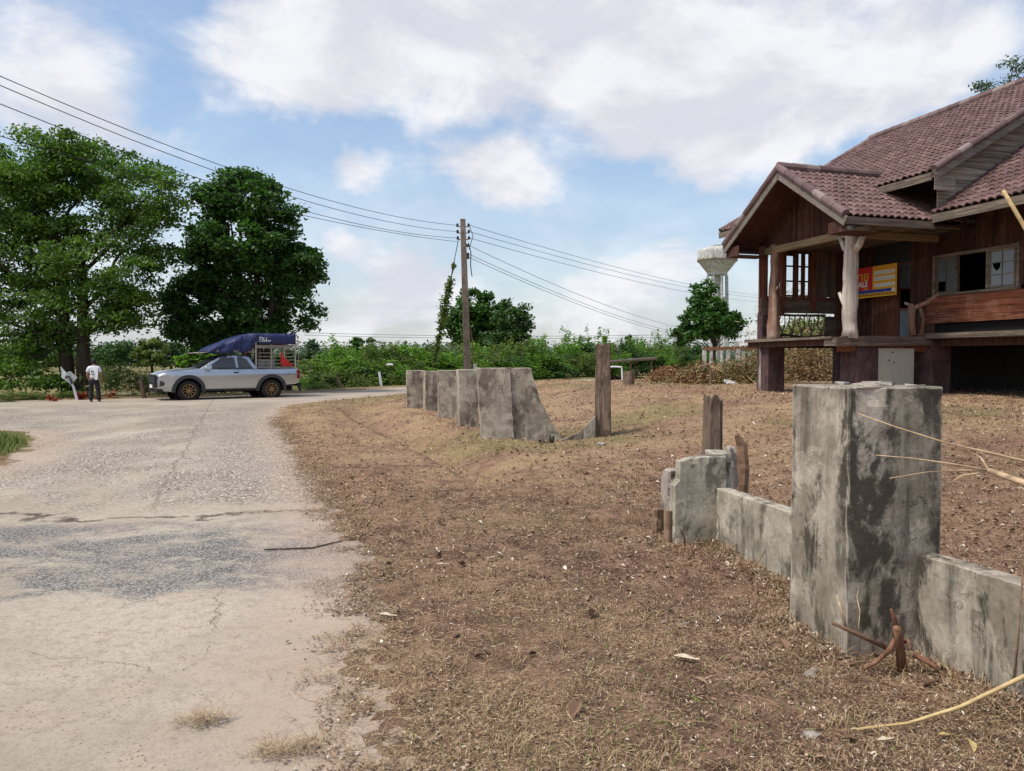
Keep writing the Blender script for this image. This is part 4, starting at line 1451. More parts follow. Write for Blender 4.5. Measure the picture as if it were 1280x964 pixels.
# --- tree trunk columns
def trunk_col(s, t, z0, z1, r0, r1, mat, forks, lean=(0, 0), seed=0, flare=1.15):
    r = random.Random(seed)
    m = MB()
    n = 12
    pts, rad = [], []
    for i in range(n + 1):
        f = i / n
        pts.append((s + lean[0] * f + r.uniform(-.015, .015), t + lean[1] * f + r.uniform(-.015, .015), z0 + (z1 - z0) * f))
        rad.append((r0 + (r1 - r0) * f) * r.uniform(.93, 1.08) * (flare if i == 0 else 1))
    m.tube(pts, rad, 14, wob=.05)
    o = m.build('tree_column', M[mat], house, smooth=True)
    for (f, ds, dt, dz, rr) in forks:
        b = Vector(pts[int(f * n)])
        q = MB(); q.tube([b, b + Vector((ds * .5, dt * .6, dz * .4)), b + Vector((ds, dt, dz))], [rr * 1.25, rr, rr * .75], 9, wob=.08)
        q.build('branch_stub', M[mat], o, smooth=True)
    return o


trunk_col(1.05, 1.05, FLOOR - .02, 4.66, .175, .15, 'bark_white', [(.75, -.02, .36, .46, .065), (.78, .02, -.42, .5, .08), (.33, -.05, .3, .45, .05), (.55, -.14, .1, .1, .03)], (-.0, -.02), 3)
trunk_col(1.1, 4.07, FLOOR - .05, 4.66, .17, .12, 'bark_red', [(.58, -.1, -.3, .16, .035)], (0, -.03), 5)

# --- piers
def pier(s, t, w, top=1.95, d=None, bot=GZH - .3):
    m = MB(); m.span((s - w / 2, t - (d or w) / 2, bot), (s + w / 2, t + (d or w) / 2, top))
    return m.build('pier', M['purple_paint'], house, bevel=.012)


pl_ = pier(1.0, 4.05, .52)
m = MB(); m.poly([(.735, 4.1, .4), (.735, 4.2, .4), (.735, 4.2, 1.25), (.735, 4.16, 1.4), (.735, 4.22, 1.8), (.735, 4.18, 1.9), (.735, 4.11, 1.7)], (-.006, 0, 0)); m.build('bare_plaster', M['concrete_raw'], pl_)
pier(3.7, 4.3, .5)
pier(1.55, 1.3, .6)
pier(3.65, 1.2, .6)
pier(3.75, -2.0, .46, 2.0)
pier(3.75, -5.2, .46, 2.0)
for s_ in (7, 10.5):
    for t__ in (4.2, 1.2, -2, -5.2): pier(s_, t__, .4)
# purple column end rising beside the far corner
m = MB(); m.span((.95, 4.38, 1.9), (1.2, 4.6, 2.85)); m.build('pier_stub', M['purple_paint'], house, bevel=.01)

# --- floor: porch deck boards, edge timbers, house floor
m = MB()
for i in range(22):
    m.span((.72 + i * .135, 1.0, FLOOR - .04), (.72 + i * .135 + .128, 4.5, FLOOR + random.uniform(-.005, .005)))
m.build('porch_deck', M['wood_grey_t'], house)
m = MB(); m.span((.64, .96, FLOOR - .19), (.715, 4.6, FLOOR - .05)); m.span((.72, 4.52, FLOOR - .19), (3.6, 4.6, FLOOR - .05)); m.build('edge_beam', M['wood_gable'], house)
m = MB(); m.beam((.62, 1.05, FLOOR - .0), (.64, 4.62, FLOOR - .01), .2, .07, jit=.012); m.build('edge_board', M['wood_grey_t'], house)


def ragged(name, p0, p1, h, th, mat, seed, amp=.06, n=26, axis='s'):
    """worn timber with a ragged top edge"""
    r = random.Random(seed)
    top = []
    p0, p1 = Vector(p0), Vector(p1)
    pts = [p0, p1]
    up = []
    for i in range(n + 1):
        f = 1 - i / n
        q = p0.lerp(p1, f)
        up.append(q + Vector((0, 0, h + amp * (float(vnoise(np.array([f * 9.3 + seed]), np.array([.5]), seed)[0]) - .6))))
    m = MB(); m.poly(pts + up, th)
    return m.build(name, M[mat], house)


ragged('worn_sill', (.58, .92, FLOOR - .21), (3.4, .92, FLOOR - .17), .24, (0, .09, 0), 'wood_grey_s', 3, .11)
ragged('worn_sill', (.56, 1.35, FLOOR - .2), (.56, .94, FLOOR - .2), .2, (.06, 0, 0), 'wood_grey_t', 6, .07, 8)
m = MB(); m.span((.8, 1.06, FLOOR - .33), (3.5, 1.2, FLOOR - .18)); m.build('floor_beam', M['wood_red'], house)
# house floor edge on the right
m = MB(); m.beam((3.32, 1.15, 2.075), (3.30, -6.8, 2.075), .34, .12, jit=.015); m.build('sill_beam', M['wood_grey_t'], house)
m = MB(); m.span((3.45, -6.8, 1.83), (3.6, 1.0, 1.99)); m.build('floor_beam', M['wood_gable'], house)
m = MB(); m.span((3.5, -6.8, 1.93), (12.7, 4.45, 2.0)); m.build('house_floor', M['wood_gable'], house)

# --- outer walls. facade at s = 3.6
FS = 3.6


def vboards(name, s, t0, t1, z0, z1, mat, w=.14, parent=None, th=.02, dz=0.0, dip=0.008):
    m = MB()
    n = max(1, int(round(abs(t1 - t0) / w)))
    ww = (t1 - t0) / n
    for i in range(n):
        tc = t0 + ww * (i + .5)
        m.box((s + random.uniform(-dip, dip), tc, (z0 + z1) / 2 + random.uniform(-dz, dz)), (th, abs(ww) - .006, z1 - z0))
    return m.build(name, M[mat], parent or house)


def hboards(name, s, t0, t1, z0, z1, mat, h=.16, parent=None, th=.022, dip=.008):
    m = MB()
    n = max(1, int(round((z1 - z0) / h)))
    hh_ = (z1 - z0) / n
    for i in range(n):
        m.box((s + random.uniform(-dip, dip), (t0 + t1) / 2, z0 + hh_ * (i + .5)), (th, abs(t1 - t0), hh_ - .006))
    return m.build(name, M[mat], parent or house)


SILL, HEAD = 3.08, 4.02
WT0, WT1 = -1.16, 1.06
vboards('wall', FS, -6.8, WT0, SILL + .06, 5.4, 'wood_wall')
vboards('wall', FS, WT1, 1.86, 2.12, 5.6, 'wood_wall')
vboards('wall', FS, WT0, WT1, HEAD, 5.4, 'wood_wall')
hboards('wall_panel', FS - .05, -6.8, 1.28, 2.40, SILL - .03, 'wood_red', .17)
m = MB(); m.span((FS + .05, -6.8, 2.0), (FS + .07, 1.3, 2.5)); m.build('gap_shade_sheet', M['dark_void'], house)  # near-black sheet painted as the shade in the gap below the panels
vboards('wall', 12.6, -6.8, 4.4, 2.0, 5.9, 'wood_wall', .3)
m = MB(); m.poly([(FS - .2, 4.36, 2.0), (12.6, 4.36, 2.0), (12.6, 4.36, 6.3), (SR, 4.36, 8.9), (4.3, 4.36, 6.6), (FS - .2, 4.36, 6.2)], (0, .06, 0)); m.build('wall', M['wood_wall'], house)
m = MB(); m.span((FS + .1, -6.84, 2.0), (12.6, -6.8, 5.6)); m.build('wall', M['wood_wall'], house)
m = MB(); m.span((6.6, -6.8, 2.0), (6.66, 1.4, 5.0)); m.span((6.6, 2.6, 2.0), (6.66, 4.4, 5.0)); m.build('partition', M['wood_wall'], house)
m = MB(); m.span((FS + .1, -6.7, 4.86), (12.5, 4.35, 4.9)); m.build('ceiling', M['wood_gable'], house)
# added near-black wall, standing in for the shade under the floor
m = MB(); m.span((6.2, -6.8, .2), (6.3, 5.3, 1.95)); m.build('underfloor_shade_wall', M['dark_block'] if 'dark_block' in M else M['purple_paint'], house)
# --- front window with one leaf ajar and a broken pane
win = None
m = MB()
for a, b in (((WT0 - .05, SILL - .02), (WT1 + .05, SILL + .04)), ((WT0 - .05, HEAD - .03), (WT1 + .05, HEAD + .04))):
    m.span((FS - .07, a[0], a[1]), (FS + .03, b[0], b[1]))
for tt in (WT0 - .02, WT1 + .02, .43, -.42): m.span((FS - .06, tt - .03, SILL + .04), (FS + .03, tt + .03, HEAD - .03))
win = m.build('window', M['wood_grey_t'], house)


def leaf(name, s, t0, t1, z0, z1, glass, frame, cols=2, rows=3, parent=None, missing=(), tilt=0.0, fw=.035):
    """glazed window leaf; missing: panes gone"""
    m = MB()
    for tt in (t0, t1): m.span((s - .015, tt - fw / 2, z0), (s + .02, tt + fw / 2, z1))
    for z_ in (z0, z1): m.span((s - .014, t0, z_ - fw / 2), (s + .019, t1, z_ + fw / 2))
    for i in range(1, cols):
        tt = t0 + (t1 - t0) * i / cols; m.span((s - .012, tt - .011, z0), (s + .012, tt + .011, z1))
    for i in range(1, rows):
        z_ = z0 + (z1 - z0) * i / rows; m.span((s - .011, t0, z_ - .011), (s + .011, t1, z_ + .011))
    o = m.build(name, frame, parent)
    g = MB()
    for i in range(cols):
        for j in range(rows):
            if (i, j) in missing: continue
            a, b = t0 + (t1 - t0) * i / cols + .004, t0 + (t1 - t0) * (i + 1) / cols - .004
            c, d = z0 + (z1 - z0) * j / rows + .004, z0 + (z1 - z0) * (j + 1) / rows - .004
            if (i, j, 'hole') in missing:
                ta, tb = min(a, b), max(a, b)
                cm, cw = (ta + tb) / 2, (tb - ta)
                g.poly([(s, ta, c), (s, tb, c), (s, tb, d), (s, cm + .3 * cw, d), (s, cm + .22 * cw, d - .1), (s, cm - .03 * cw, d - .19), (s, cm - .3 * cw, d - .11), (s, cm - .34 * cw, d), (s, ta, d)], (.003, 0, 0))
            else: g.span((s, a, c), (s + .003, b, d))
    g.build('pane', glass, o)
    return o


leaf('window_leaf', FS - .01, 1.0, .48, SILL + .07, HEAD - .05, M['glass_dim'], M['wood_grey_z'], 2, 3, win, ((0, 0),))
leaf('window_leaf', FS - .03, -.48, -1.1, SILL + .07, HEAD - .05, M['glass_sky'] if 'glass_sky' in M else M['glass'], M['wood_grey_t'], 2, 3, win, ((0, 1, 'hole'),), fw=.05)

# --- door wall under the porch (set back a little)
DS = 3.72
vboards('wall', DS + .1, 3.25, 4.36, 2.05, 4.9, 'wood_wall', .12)
m = MB(); m.span((DS + .02, 1.84, 4.0), (DS + .05, 3.3, 5.4)); m.build('dark_transom', M['glass_dark'] if 'glass_dark' in M else M['dark_void'], house)
m = MB()
for tt in (3.24, 2.42): m.span((DS - .05, tt - .04, 2.05), (DS + .03, tt + .04, 3.95))
m.span((DS - .05, 2.42, 3.12), (DS + .02, 3.24, 3.2)); m.span((DS - .05, 2.42, 2.05), (DS + .02, 3.24, 2.13)); m.span((DS - .04, 2.42, 2.76), (DS + .02, 3.24, 2.83))
door = m.build('door', M['wood_red_z'], house)
vboards('door_panel', DS, 3.2, 2.46, 2.13, 2.76, 'wood_door', .18, door)
m = MB(); m.span((DS, 2.46, 2.83), (DS + .02, 3.2, 3.12)); m.build('door_panel', M['wood_red_z'] if 'wood_red_z' in M else M['wood_door'], door)
m = MB(); m.span((DS, 2.46, 3.2), (DS + .008, 3.2, 3.95)); m.build('pane', M['glass_dim'], door)
m = MB()
for tt in (2.36, 1.88): m.span((DS - .04, tt - .03, 2.05), (DS + .03, tt + .03, 4.05))
for z_ in (2.08, 2.83, 3.36, 4.02): m.span((DS - .03, 1.88, z_ - .025), (DS + .02, 2.36, z_ + .025))
side = m.build('sidelight', M['wood_red_z'], house)
m = MB(); m.span((DS, 1.9, 2.1), (DS + .006, 2.34, 2.82)); m.build('pane', M['glass_dusty'] if 'glass_dusty' in M else M['glass_dim'], side)
m = MB(); m.span((DS, 1.9, 3.38), (DS + .006, 2.34, 4.0)); m.build('pane', M['glass_dusty'] if 'glass_dusty' in M else M['glass_dim'], side)

# --- far side of the porch: window, boards and a railing of forked sticks, at t = 4.4
TS = 4.4
m = MB()
for s0, s1, z0, z1 in ((.95, 3.6, 3.2, 3.28), (.95, 3.6, 4.57, 4.66)): m.span((s0, TS - .04, z0), (s1, TS + .04, z1))
m.span((1.55, TS - .05, 2.75), (1.66, TS + .05, 4.6))
m.span((2.52, TS - .05, 2.9), (2.68, TS + .05, 4.6))
m.span((3.4, TS - .05, 2.05), (3.9, TS + .05, 4.6))
m.span((1.0, TS - .02, 3.2), (1.12, TS + .05, 4.65)); m.span((.9, TS + .04, 2.8), (1.02, TS + .1, 4.65))
m.build('side_frame', M['wood_red_z'] if 'wood_red_z' in M else M['wood_door'], house)
sw = MB()
for s_, w__ in ((1.70, .035), (1.98, .035), (2.08, .075), (2.25, .035), (2.30, .075), (2.49, .035)): sw.span((s_ - w__ / 2, TS - .03, 3.28), (s_ + w__ / 2, TS + .03, 4.57))
for z_ in (3.31, 3.72, 4.14, 4.54): sw.span((1.68, TS - .018, z_ - .022), (2.52, TS + .018, z_ + .022))
sidewin = sw.build('window', M['wood_door'], house)
m = MB()
for s0, s1 in ((1.715, 1.965), (2.12, 2.23), (2.34, 2.475)): m.span((s0, TS, 3.3), (s1, TS + .004, 4.54))
M['clear_pane'] = None
tp = NT('clear_pane'); tp.bsdf.inputs['Transmission Weight'].default_value = 1.0
M['clear_pane'] = tp.done((.9, .93, .95), .02, 0, .5)
m.build('pane', M['clear_pane'], sidewin)
m = MB()
for i in range(7):
    s0 = 2.69 + i * .102
    m.box((s0 + .05, TS + random.uniform(-.006, .006), 3.93), (.101, .02, 1.30 + random.uniform(-.03, .03)))
m.build('side_boards', M['wood_grey_z'], house)
m = MB()
for i in range(4):
    z0 = 2.82 + i * .103
    m.box((2.2, TS + random.uniform(-.01, .01), z0 + .05), (2.6, .024, .101))
m.build('low_boards', M['wood_grey_s'], house)
m = MB()
for i in range(5): m.box((3.22, TS - .03, 2.1 + i * .13 + .06), (.42, .02, .128))
m.build('low_boards', M['wood_grey_s'], house)
m = MB(); m.tube([(.98, TS, 2.78), (2.0, TS + .02, 2.76), (3.05, TS, 2.77)], .035, 8, wob=.1); m.tube([(.98, TS, 2.1), (2.0, TS, 2.12), (3.05, TS, 2.1)], .03, 8, wob=.1); rail = m.build('railing', M['wood_grey_s'], house)
r = random.Random(3)
for i in range(6):
    s0 = 1.25 + i * .33
    m = MB()
    j = r.uniform(-.04, .04)
    m.tube([(s0, TS, 2.1), (s0 + .03, TS, 2.32), (s0 - .09 + j, TS, 2.5), (s0 - .02 + j, TS, 2.76)], [.028, .026, .02, .018], 7, wob=.12)
    m.tube([(s0 + .03, TS, 2.30), (s0 + .13, TS + .01, 2.48), (s0 + .12 - j, TS, 2.76)], [.022, .018, .016], 7, wob=.12)
    m.build('forked_baluster', M['wood_grey_s'], rail, smooth=True)
m = MB(); m.tube([(1.0, TS - .1, 2.13), (1.6, TS - .13, 2.2), (2.3, TS - .1, 2.14), (3.0, TS - .14, 2.22)], [.03, .035, .03, .02], 7, wob=.2); m.build('root_rail', M['bark'], rail)
# driftwood gate stump at the porch edge
dr = None
for pts, rad in (([(2.86, 1.0, 2.1), (2.84, 1.02, 2.45), (2.86, 1.04, 2.78), (2.84, 1.05, 2.86)], [.085, .075, .085, .06]), ([(2.88, 1.03, 2.76), (3.1, .8, 2.9), (3.25, .62, 3.1)], [.06, .05, .04]),
                 ([(3.05, .92, 2.1), (3.08, .9, 2.5), (3.02, .95, 2.8)], [.05, .045, .035]), ([(2.86, 1.0, 2.8), (2.74, 1.15, 2.9)], [.05, .03])):
    m = MB(); m.tube(pts, rad, 9, wob=.1); b_o = m.build('branch_newel' if dr is None else 'branch', M['bark_red'], dr or house, smooth=True); dr = dr or b_o
# a bit of loose cable under the eave
m = MB()
m.tube([(2.3, .1, 4.6), (2.6, -.2, 4.5), (3.1, -.6, 4.62), (3.5, -1.2, 4.75)], .016, 6)
m.tube([(2.3, .3, 4.55), (2.7, 0, 4.42), (3.3, -.2, 4.5)], .016, 6)
m.build('eave_cable', M['cable'], house)
# posts carrying the far end of the roof (open bay behind)
for s_, t__ in ((9.5, 8.2), (13.2, 8.2)): 
    m = MB(); m.span((s_ - .08, t__ - .08, GZH - .2), (s_ + .08, t__ + .08, 5.6)); m.build('post', M['wood_gable'], house)

for o in list(house.children_recursive):
    if o.type == 'MESH' and not o.get('shifted'):
        o.data.transform(Matrix.Translation((0, 0, -GZH)))
house.location.z = GZH

# --- things at the house
def hplace(o, s, t, z, rz=0):
    p = hw(s, t, z); o.location = p; o.rotation_euler = (0, 0, HA + rz)
    return o


# flat panel leaning under the floor
m = MB(); m.span((-.55, -.012, 0), (.55, .012, 1.24)); 
o = m.build('leaning_panel', M['board_white'], None, bevel=.004); hplace(o, 2.38, 1.03, GZH - .02, 0); tag(o, 'pale beige flat panel standing below the porch between two purple piers', 'panel')
for dz, dt in ((1.14, -.1), (.95, -.2), (.9, -.06)):
    q = MB(); q.lathe([(.0, -.002), (.022, -.002), (.022, .001), (0, .001)], 10, (dt, -.014, dz), 'y', False); q.build('hole', M['dark_void'], o)

# for-sale banner hung behind the near trunk column
sg = thing('for_sale_sign', 'red, yellow and blue for sale banner hung on the porch behind the pale trunk column', 'sign', (0, 0, 0))
hplace(sg, 3.3, 2.82, 3.18)
SW, SH = 1.62, .82
m = MB(); m.span((0, -SW / 2, 0), (.012, SW / 2, SH)); m.build('board', M['sign_yellow'], sg)
def spanel(nm, t0, t1, z0, z1, mat, d=.004):
    # t measured from the left edge as the viewer sees it
    q = MB(); q.span((-d, SW / 2 - t0, z0), (-d + .003, SW / 2 - t1, z1)); return q.build(nm, M[mat], sg)
spanel('red_panel', .0, .78, .2, .82, 'sign_red')
spanel('blue_stripe', .0, 1.45, .115, .2, 'sign_blue')
spanel('logo_patch', 1.47, 1.57, .10, .20, 'sign_white')


def text(body, size, t0, z0, mat, nm='lettering', bold=0.0, sx=1.0):
    cu = bpy.data.curves.new('lettering', 'FONT'); cu.body = body; cu.size = size; cu.offset = bold
    cu.extrude = .001
    ob = bpy.data.objects.new('tmp', cu); COL.objects.link(ob)
    dg = bpy.context.evaluated_depsgraph_get(); me = bpy.data.meshes.new_from_object(ob.evaluated_get(dg))
    bpy.data.objects.remove(ob)
    # text x -> -t (viewer's right), text y -> z
    me.transform(Matrix(((0, 0, -1, -.0065), (-sx, 0, 0, SW / 2 - t0), (0, 1, 0, z0), (0, 0, 0, 1))))
    me.materials.clear()
    return link(nm, me, M[mat], sg)


text('ขาย', .36, .10, .46, 'sign_yellow', bold=.004)
text('SALE', .20, .17, .30, 'sign_white', bold=.006, sx=1.05)
q = MB(); q.poly([(-.005, SW / 2 - .42, .215), (-.005, SW / 2 - .66, .215), (-.005, SW / 2 - .54, .28)], (.002, 0, 0)); q.build('roof_mark', M['sign_orange'], sg)
# rows of writing too small to read: short strokes
r = random.Random(9)
for z0, h_, mat in ((.60, .09, 'sign_white'), (.44, .10, 'sign_white'), (.27, .085, 'sign_white'), (.72, .03, 'sign_orange'), (.045, .04, 'sign_dark')):
    q = MB(); x = .84 if z0 > .1 else .1
    if mat == 'sign_white' : q.span((-.0045, SW / 2 - .84, z0 - .012), (-.003, SW / 2 - 1.56, z0 + h_ * .9))
    if mat == 'sign_white':
        q.build('text_row', M['sign_white'], sg); q = MB()
        while x < 1.5:
            w__ = r.uniform(.02, .07); q.span((-.007, SW / 2 - x - .02, z0 + .01), (-.0055, SW / 2 - x - .02 - w__ * .5, z0 + h_ * r.uniform(.5, .8))); x += w__ + .015
        q.build('text_row', M['sign_grey'], sg)
    else:
        while x < 1.52:
            w__ = r.uniform(.03, .12); q.span((-.007, SW / 2 - x, z0), (-.0055, SW / 2 - x - w__, z0 + h_)); x += w__ + .03
        q.build('text_row', M[mat], sg)
# ------------------------------------------------------------------ foliage
def leaf_quads(C, L, W_, rng, droop=0.0, flat=.5, out=None):
    """one pointed quad per leaf"""
    n = len(C)
    a = rng.random(n) * 2 * PI
    el = rng.normal(-droop, .5, n)
    d = np.stack([np.cos(a) * np.cos(el), np.sin(a) * np.cos(el), np.sin(el)], -1)
    nn = rng.normal(0, 1, (n, 3)); nn[:, 2] = np.abs(nn[:, 2]) + flat
    s = np.cross(d, nn); s /= np.linalg.norm(s, axis=1, keepdims=True) + 1e-9
    Lk = (L * (.65 + .7 * rng.random(n)))[:, None]; Wk = (W_ * (.65 + .7 * rng.random(n)))[:, None]
    base = C - d * Lk * .5
    return np.stack([base, base + d * Lk * .45 + s * Wk * .5, base + d * Lk, base + d * Lk * .45 - s * Wk * .5], 1)


def crown_points(lobes, n_clu, per, rc, rng, shell=.55, squash=.6, droop=0.0):
    """lobes: (center(3), radii(3)); leaf points grouped in clumps"""
    vol = np.array([l[1][0] * l[1][1] + l[1][0] * l[1][2] for l in lobes]); vol = vol / vol.sum()
    cen = []
    for (c, r), f in zip(lobes, vol):
        k = max(3, int(round(n_clu * f)))
        u = rng.normal(0, 1, (k, 3)); u /= np.linalg.norm(u, axis=1, keepdims=True)
        rad = shell + (1 - shell) * rng.random(k) ** .5
        cen.append(np.array(c)[None] + u * np.array(r)[None] * rad[:, None])
    cen = np.concatenate(cen)
    pts = []
    for c in cen:
        k = int(per * rng.uniform(.5, 1.4))
        r = rc * rng.uniform(.6, 1.35)
        u = np.clip(rng.normal(0, 1, (k, 3)), -1.8, 1.8) * .5 * r
        u[:, 2] *= squash
        if droop: u[:, 2] -= droop * (u[:, 0] ** 2 + u[:, 1] ** 2) / r
        pts.append(c[None] + u)
    return cen, np.concatenate(pts)


def limb_path(a, b, rng, sag=.12, n=5):
    a, b = np.array(a, float), np.array(b, float)
    L = np.linalg.norm(b - a)
    out = []
    for i in range(n + 1):
        f = i / n
        p = a + (b - a) * f
        p[2] += math.sin(f * PI) * L * sag
        if 0 < i < n: p += rng.normal(0, .03 * L, 3)
        out.append(p)
    return out


def tree(name, label, base, trunks, lobes, n_clu, per, rc, L, W_, mat, seed, shell=.55, squash=.6, droop=0.0, ldroop=.2, limbs=14, group=None, cat='tree', bark='bark'):
    rng = np.random.default_rng(seed)
    random.seed(seed)
    bz = lz(base[0], base[1])
    o = thing(name, label, cat, (base[0], base[1], bz), 0, group)
    B = np.array([base[0], base[1], bz])
    lob = [(np.array(c) - B, np.array(r)) for c, r in lobes]
    cen, pts = crown_points(lob, n_clu, per, rc, rng, shell, squash, droop)
    link('crown', quads_mesh('crown', leaf_quads(pts, L, W_, rng, ldroop)), M[mat], o)
    m = MB()
    tops = []
    for (dx, dy, hx, hy, hz, r0) in trunks:
        pth = [(dx, dy, -.2), (dx + (hx - dx) * .3 + rng.normal(0, .05), dy + (hy - dy) * .3, hz * .35), (dx + (hx - dx) * .65, dy + (hy - dy) * .65 + rng.normal(0, .06), hz * .7), (hx, hy, hz)]
        m.tube(pth, [r0 * 1.25, r0 * .95, r0 * .8, r0 * .4], 10, wob=.06)
        tops.append((np.array(pth[1]), np.array(pth[2]), np.array(pth[3]), r0))
    idx = rng.choice(len(cen), min(limbs, len(cen)), replace=False)
    for j in idx:
        c = cen[j]
        tp = tops[int(np.argmin([np.linalg.norm(t_[2][:2] - c[:2]) for t_ in tops]))]
        f = np.clip((c[2] * .62 - tp[0][2]) / max(.1, tp[2][2] - tp[0][2]), 0, 1)
        a = tp[0] * (1 - f) + tp[2] * f if f > .5 else tp[0] * (1 - f) + tp[1] * f
        pth = limb_path(a, c, rng, .08)
        r = tp[3] * .38
        m.tube(pth, [r * (1 - .8 * i / (len(pth) - 1)) for i in range(len(pth))], 6, wob=.08)
    m.build('trunk', M[bark], o, smooth=True)
    return o


def lobes_px(lst, Y, depth=1.0, seed=0):
    """(px, py, rx, ry[, dY]) in photo pixels -> solid lobes with real depth"""
    r = random.Random(seed)
    out = []
    for q in lst:
        px, py, rx_, ry_ = q[:4]
        dy = q[4] if len(q) > 4 else r.uniform(-1, 1) * rx_ * Y / F * .5
        p = at(px, py, Y + dy)
        k = (Y + dy) / F
        out.append(((p.x, p.y, p.z), (rx_ * k, max(rx_, ry_) * k * .9 * depth, ry_ * k)))
    return out


# big feathery rain tree behind the person
Y1 = 31.5
b1 = at(100, 500, Y1)
L1 = lobes_px([(60, 215, 70, 42), (130, 205, 62, 36), (180, 235, 42, 40), (15, 240, 55, 50), (100, 265, 85, 45), (185, 285, 40, 30), (40, 310, 70, 50), (130, 330, 70, 40), (180, 330, 26, 20), (-20, 330, 60, 60),
               (30, 385, 60, 40), (110, 385, 60, 30), (150, 370, 40, 24), (10, 440, 50, 34), (60, 425, 40, 30), (-40, 230, 60, 60), (-70, 400, 60, 60), (40, 470, 42, 18, -1.0), (160, 395, 26, 14), (70, 180, 40, 16), (208, 258, 16, 18)], Y1, 1.0, 2)
tree('rain_tree', 'largest light green feathery tree standing behind the person, twin dark trunks', (b1.x, Y1), [(-.5, .1, -.9, .3, 6.5, .25), (.22, -.1, .0, .2, 6.8, .24)], L1, 640, 150, .72, .18, .085, 'leaf_rain', 21, .35, .38, .22, .35, 26)

# dark dense tree behind the truck
Y2 = 35.5
b2 = at(318, 487, Y2)
L2 = lobes_px([(300, 245, 48, 26), (335, 265, 36, 34), (265, 275, 34, 36), (300, 300, 60, 42), (350, 315, 44, 36), (255, 330, 40, 40), (310, 355, 72, 42), (375, 335, 28, 22), (232, 372, 26, 24), (362, 362, 26, 20), (268, 395, 58, 30), (330, 398, 40, 20), (220, 395, 22, 18),
               (385, 395, 16, 14), (240, 420, 36, 18), (310, 225, 26, 12), (394, 352, 13, 12)], Y2, .9, 4)
tree('broadleaf_tree', 'dark dense round tree rising right behind the parked pickup', (b2.x, Y2), [(-.25, 0, -.9, .2, 6.8, .22), (.15, .1, .2, 0, 7.4, .22), (.55, -.1, 1.1, 0, 6.6, .18)], L2, 360, 190, .55, .21, .13, 'leaf_dark', 22, .4, .55, .1, .2, 36)

# round tree behind the pole, with a paler companion
Y3 = 70
b3 = at(600, 460, Y3)
tree('broadleaf_tree', 'dark round topped tree behind the utility pole', (b3.x, Y3), [(0, 0, .1, 0, 5.2, .22)], lobes_px([(590, 383, 24, 20), (612, 392, 26, 24), (575, 405, 18, 18), (600, 415, 38, 24), (628, 415, 22, 18)], Y3, 1, 3), 110, 120, .75, .36, .24, 'leaf_dark', 23, .35, limbs=16)
b3 = at(640, 462, Y3 - 4)
tree('small_tree', 'paler loose tree just right of the dark tree by the utility pole', (b3.x, Y3 - 4), [(0, 0, .2, 0, 3.8, .14)], lobes_px([(638, 398, 24, 14), (650, 412, 18, 18), (632, 420, 28, 18), (655, 385, 8, 8)], Y3 - 4, 1, 5), 60, 80, .6, .3, .2, 'leaf_mid', 24, .35, limbs=12)

# tree in front of the water tower
Y4 = 62
b4 = at(893, 455, Y4)
tree('broadleaf_tree', 'dark tree standing in front of the water tower', (b4.x, Y4), [(0, 0, .1, 0, 5.6, .17)], lobes_px([(879, 362, 11, 9), (872, 374, 14, 12), (888, 386, 20, 12), (905, 400, 20, 14), (885, 398, 20, 16), (865, 404, 18, 14), (895, 415, 28, 12), (918, 405, 12, 10), (855, 420, 14, 12)], Y4, 1, 6), 120, 90, .55, .34, .22, 'leaf_dark', 25, .3, limbs=16)

# tree behind the house, only its top showing over the ridge
Y5 = 36
b5 = at(1265, 455, Y5)
tree('feathery_tree', 'thin feathery tree top showing above the house ridge', (b5.x, Y5), [(0, 0, .2, 0, 12.5, .2)], lobes_px([(1262, 92, 12, 24), (1240, 112, 16, 10), (1276, 100, 12, 26), (1225, 108, 10, 5), (1255, 130, 30, 16), (1290, 150, 40, 40), (1250, 180, 40, 40)], Y5, 1, 7), 70, 42, .42, .2, .07, 'leaf_pale', 26, .2, limbs=26)

# ---- bushes along the far side of the road
def bush(name, label, x, y, h, w, mat, seed, group=None, n=900, L=.16, W_=.075, cat='bush', stem=True, spiky=0.0):
    rng = np.random.default_rng(seed)
    z = lz(x, y)
    o = thing(name, label, cat, (x, y, z), 0, group)
    lob = [(np.array([rng.normal(0, .22) * w, rng.normal(0, .22) * w, h * f]), np.array([w * g, w * g, h * .3])) for f, g in ((.3, .5), (.55, .46), (.75, .34), (.45, .5))]
    cen, pts = crown_points(lob, 34, n / 34, w * .2, rng, .2, .7)
    if spiky:
        k = 9
        for i in range(k):
            a = rng.random() * 6.28; r = rng.random() * w * .45; hh = h * rng.uniform(.9, 1.0 + spiky)
            q = np.stack([r * math.cos(a) + rng.normal(0, .06, 40), r * math.sin(a) + rng.normal(0, .06, 40), h * .6 + (hh - h * .6) * rng.random(40)], -1)
            q[:, :2] += rng.normal(0, .12, (40, 2)) * (1.1 - (q[:, 2:3] - h * .6) / (hh - h * .6 + .01))
            pts = np.concatenate([pts, q])
    pts = pts[pts[:, 2] > .02]
    link('foliage', quads_mesh('foliage', leaf_quads(pts, L, W_, rng, .1)), M[mat], o)
    if stem:
        m = MB()
        for i in range(6):
            c = cen[rng.integers(len(cen))]
            pth = limb_path((rng.normal(0, .12), rng.normal(0, .12), -.05), c, rng, .05, 4)
            m.tube(pth, [.03, .025, .02, .015, .008], 5)
        m.build('stem', M['bark'], o)
    return o


def curve_far(px):
    """distance of the far road edge under photo column px"""
    xs = [-60, 60, 160, 250, 330, 380, 430, 510, 600, 700, 800, 900, 1000]
    ys = [25.5, 27.8, 30.3, 33, 35.5, 37.5, 40.5, 44.5, 51, 58, 66, 74, 80]
    return float(np.interp(px, xs, ys))


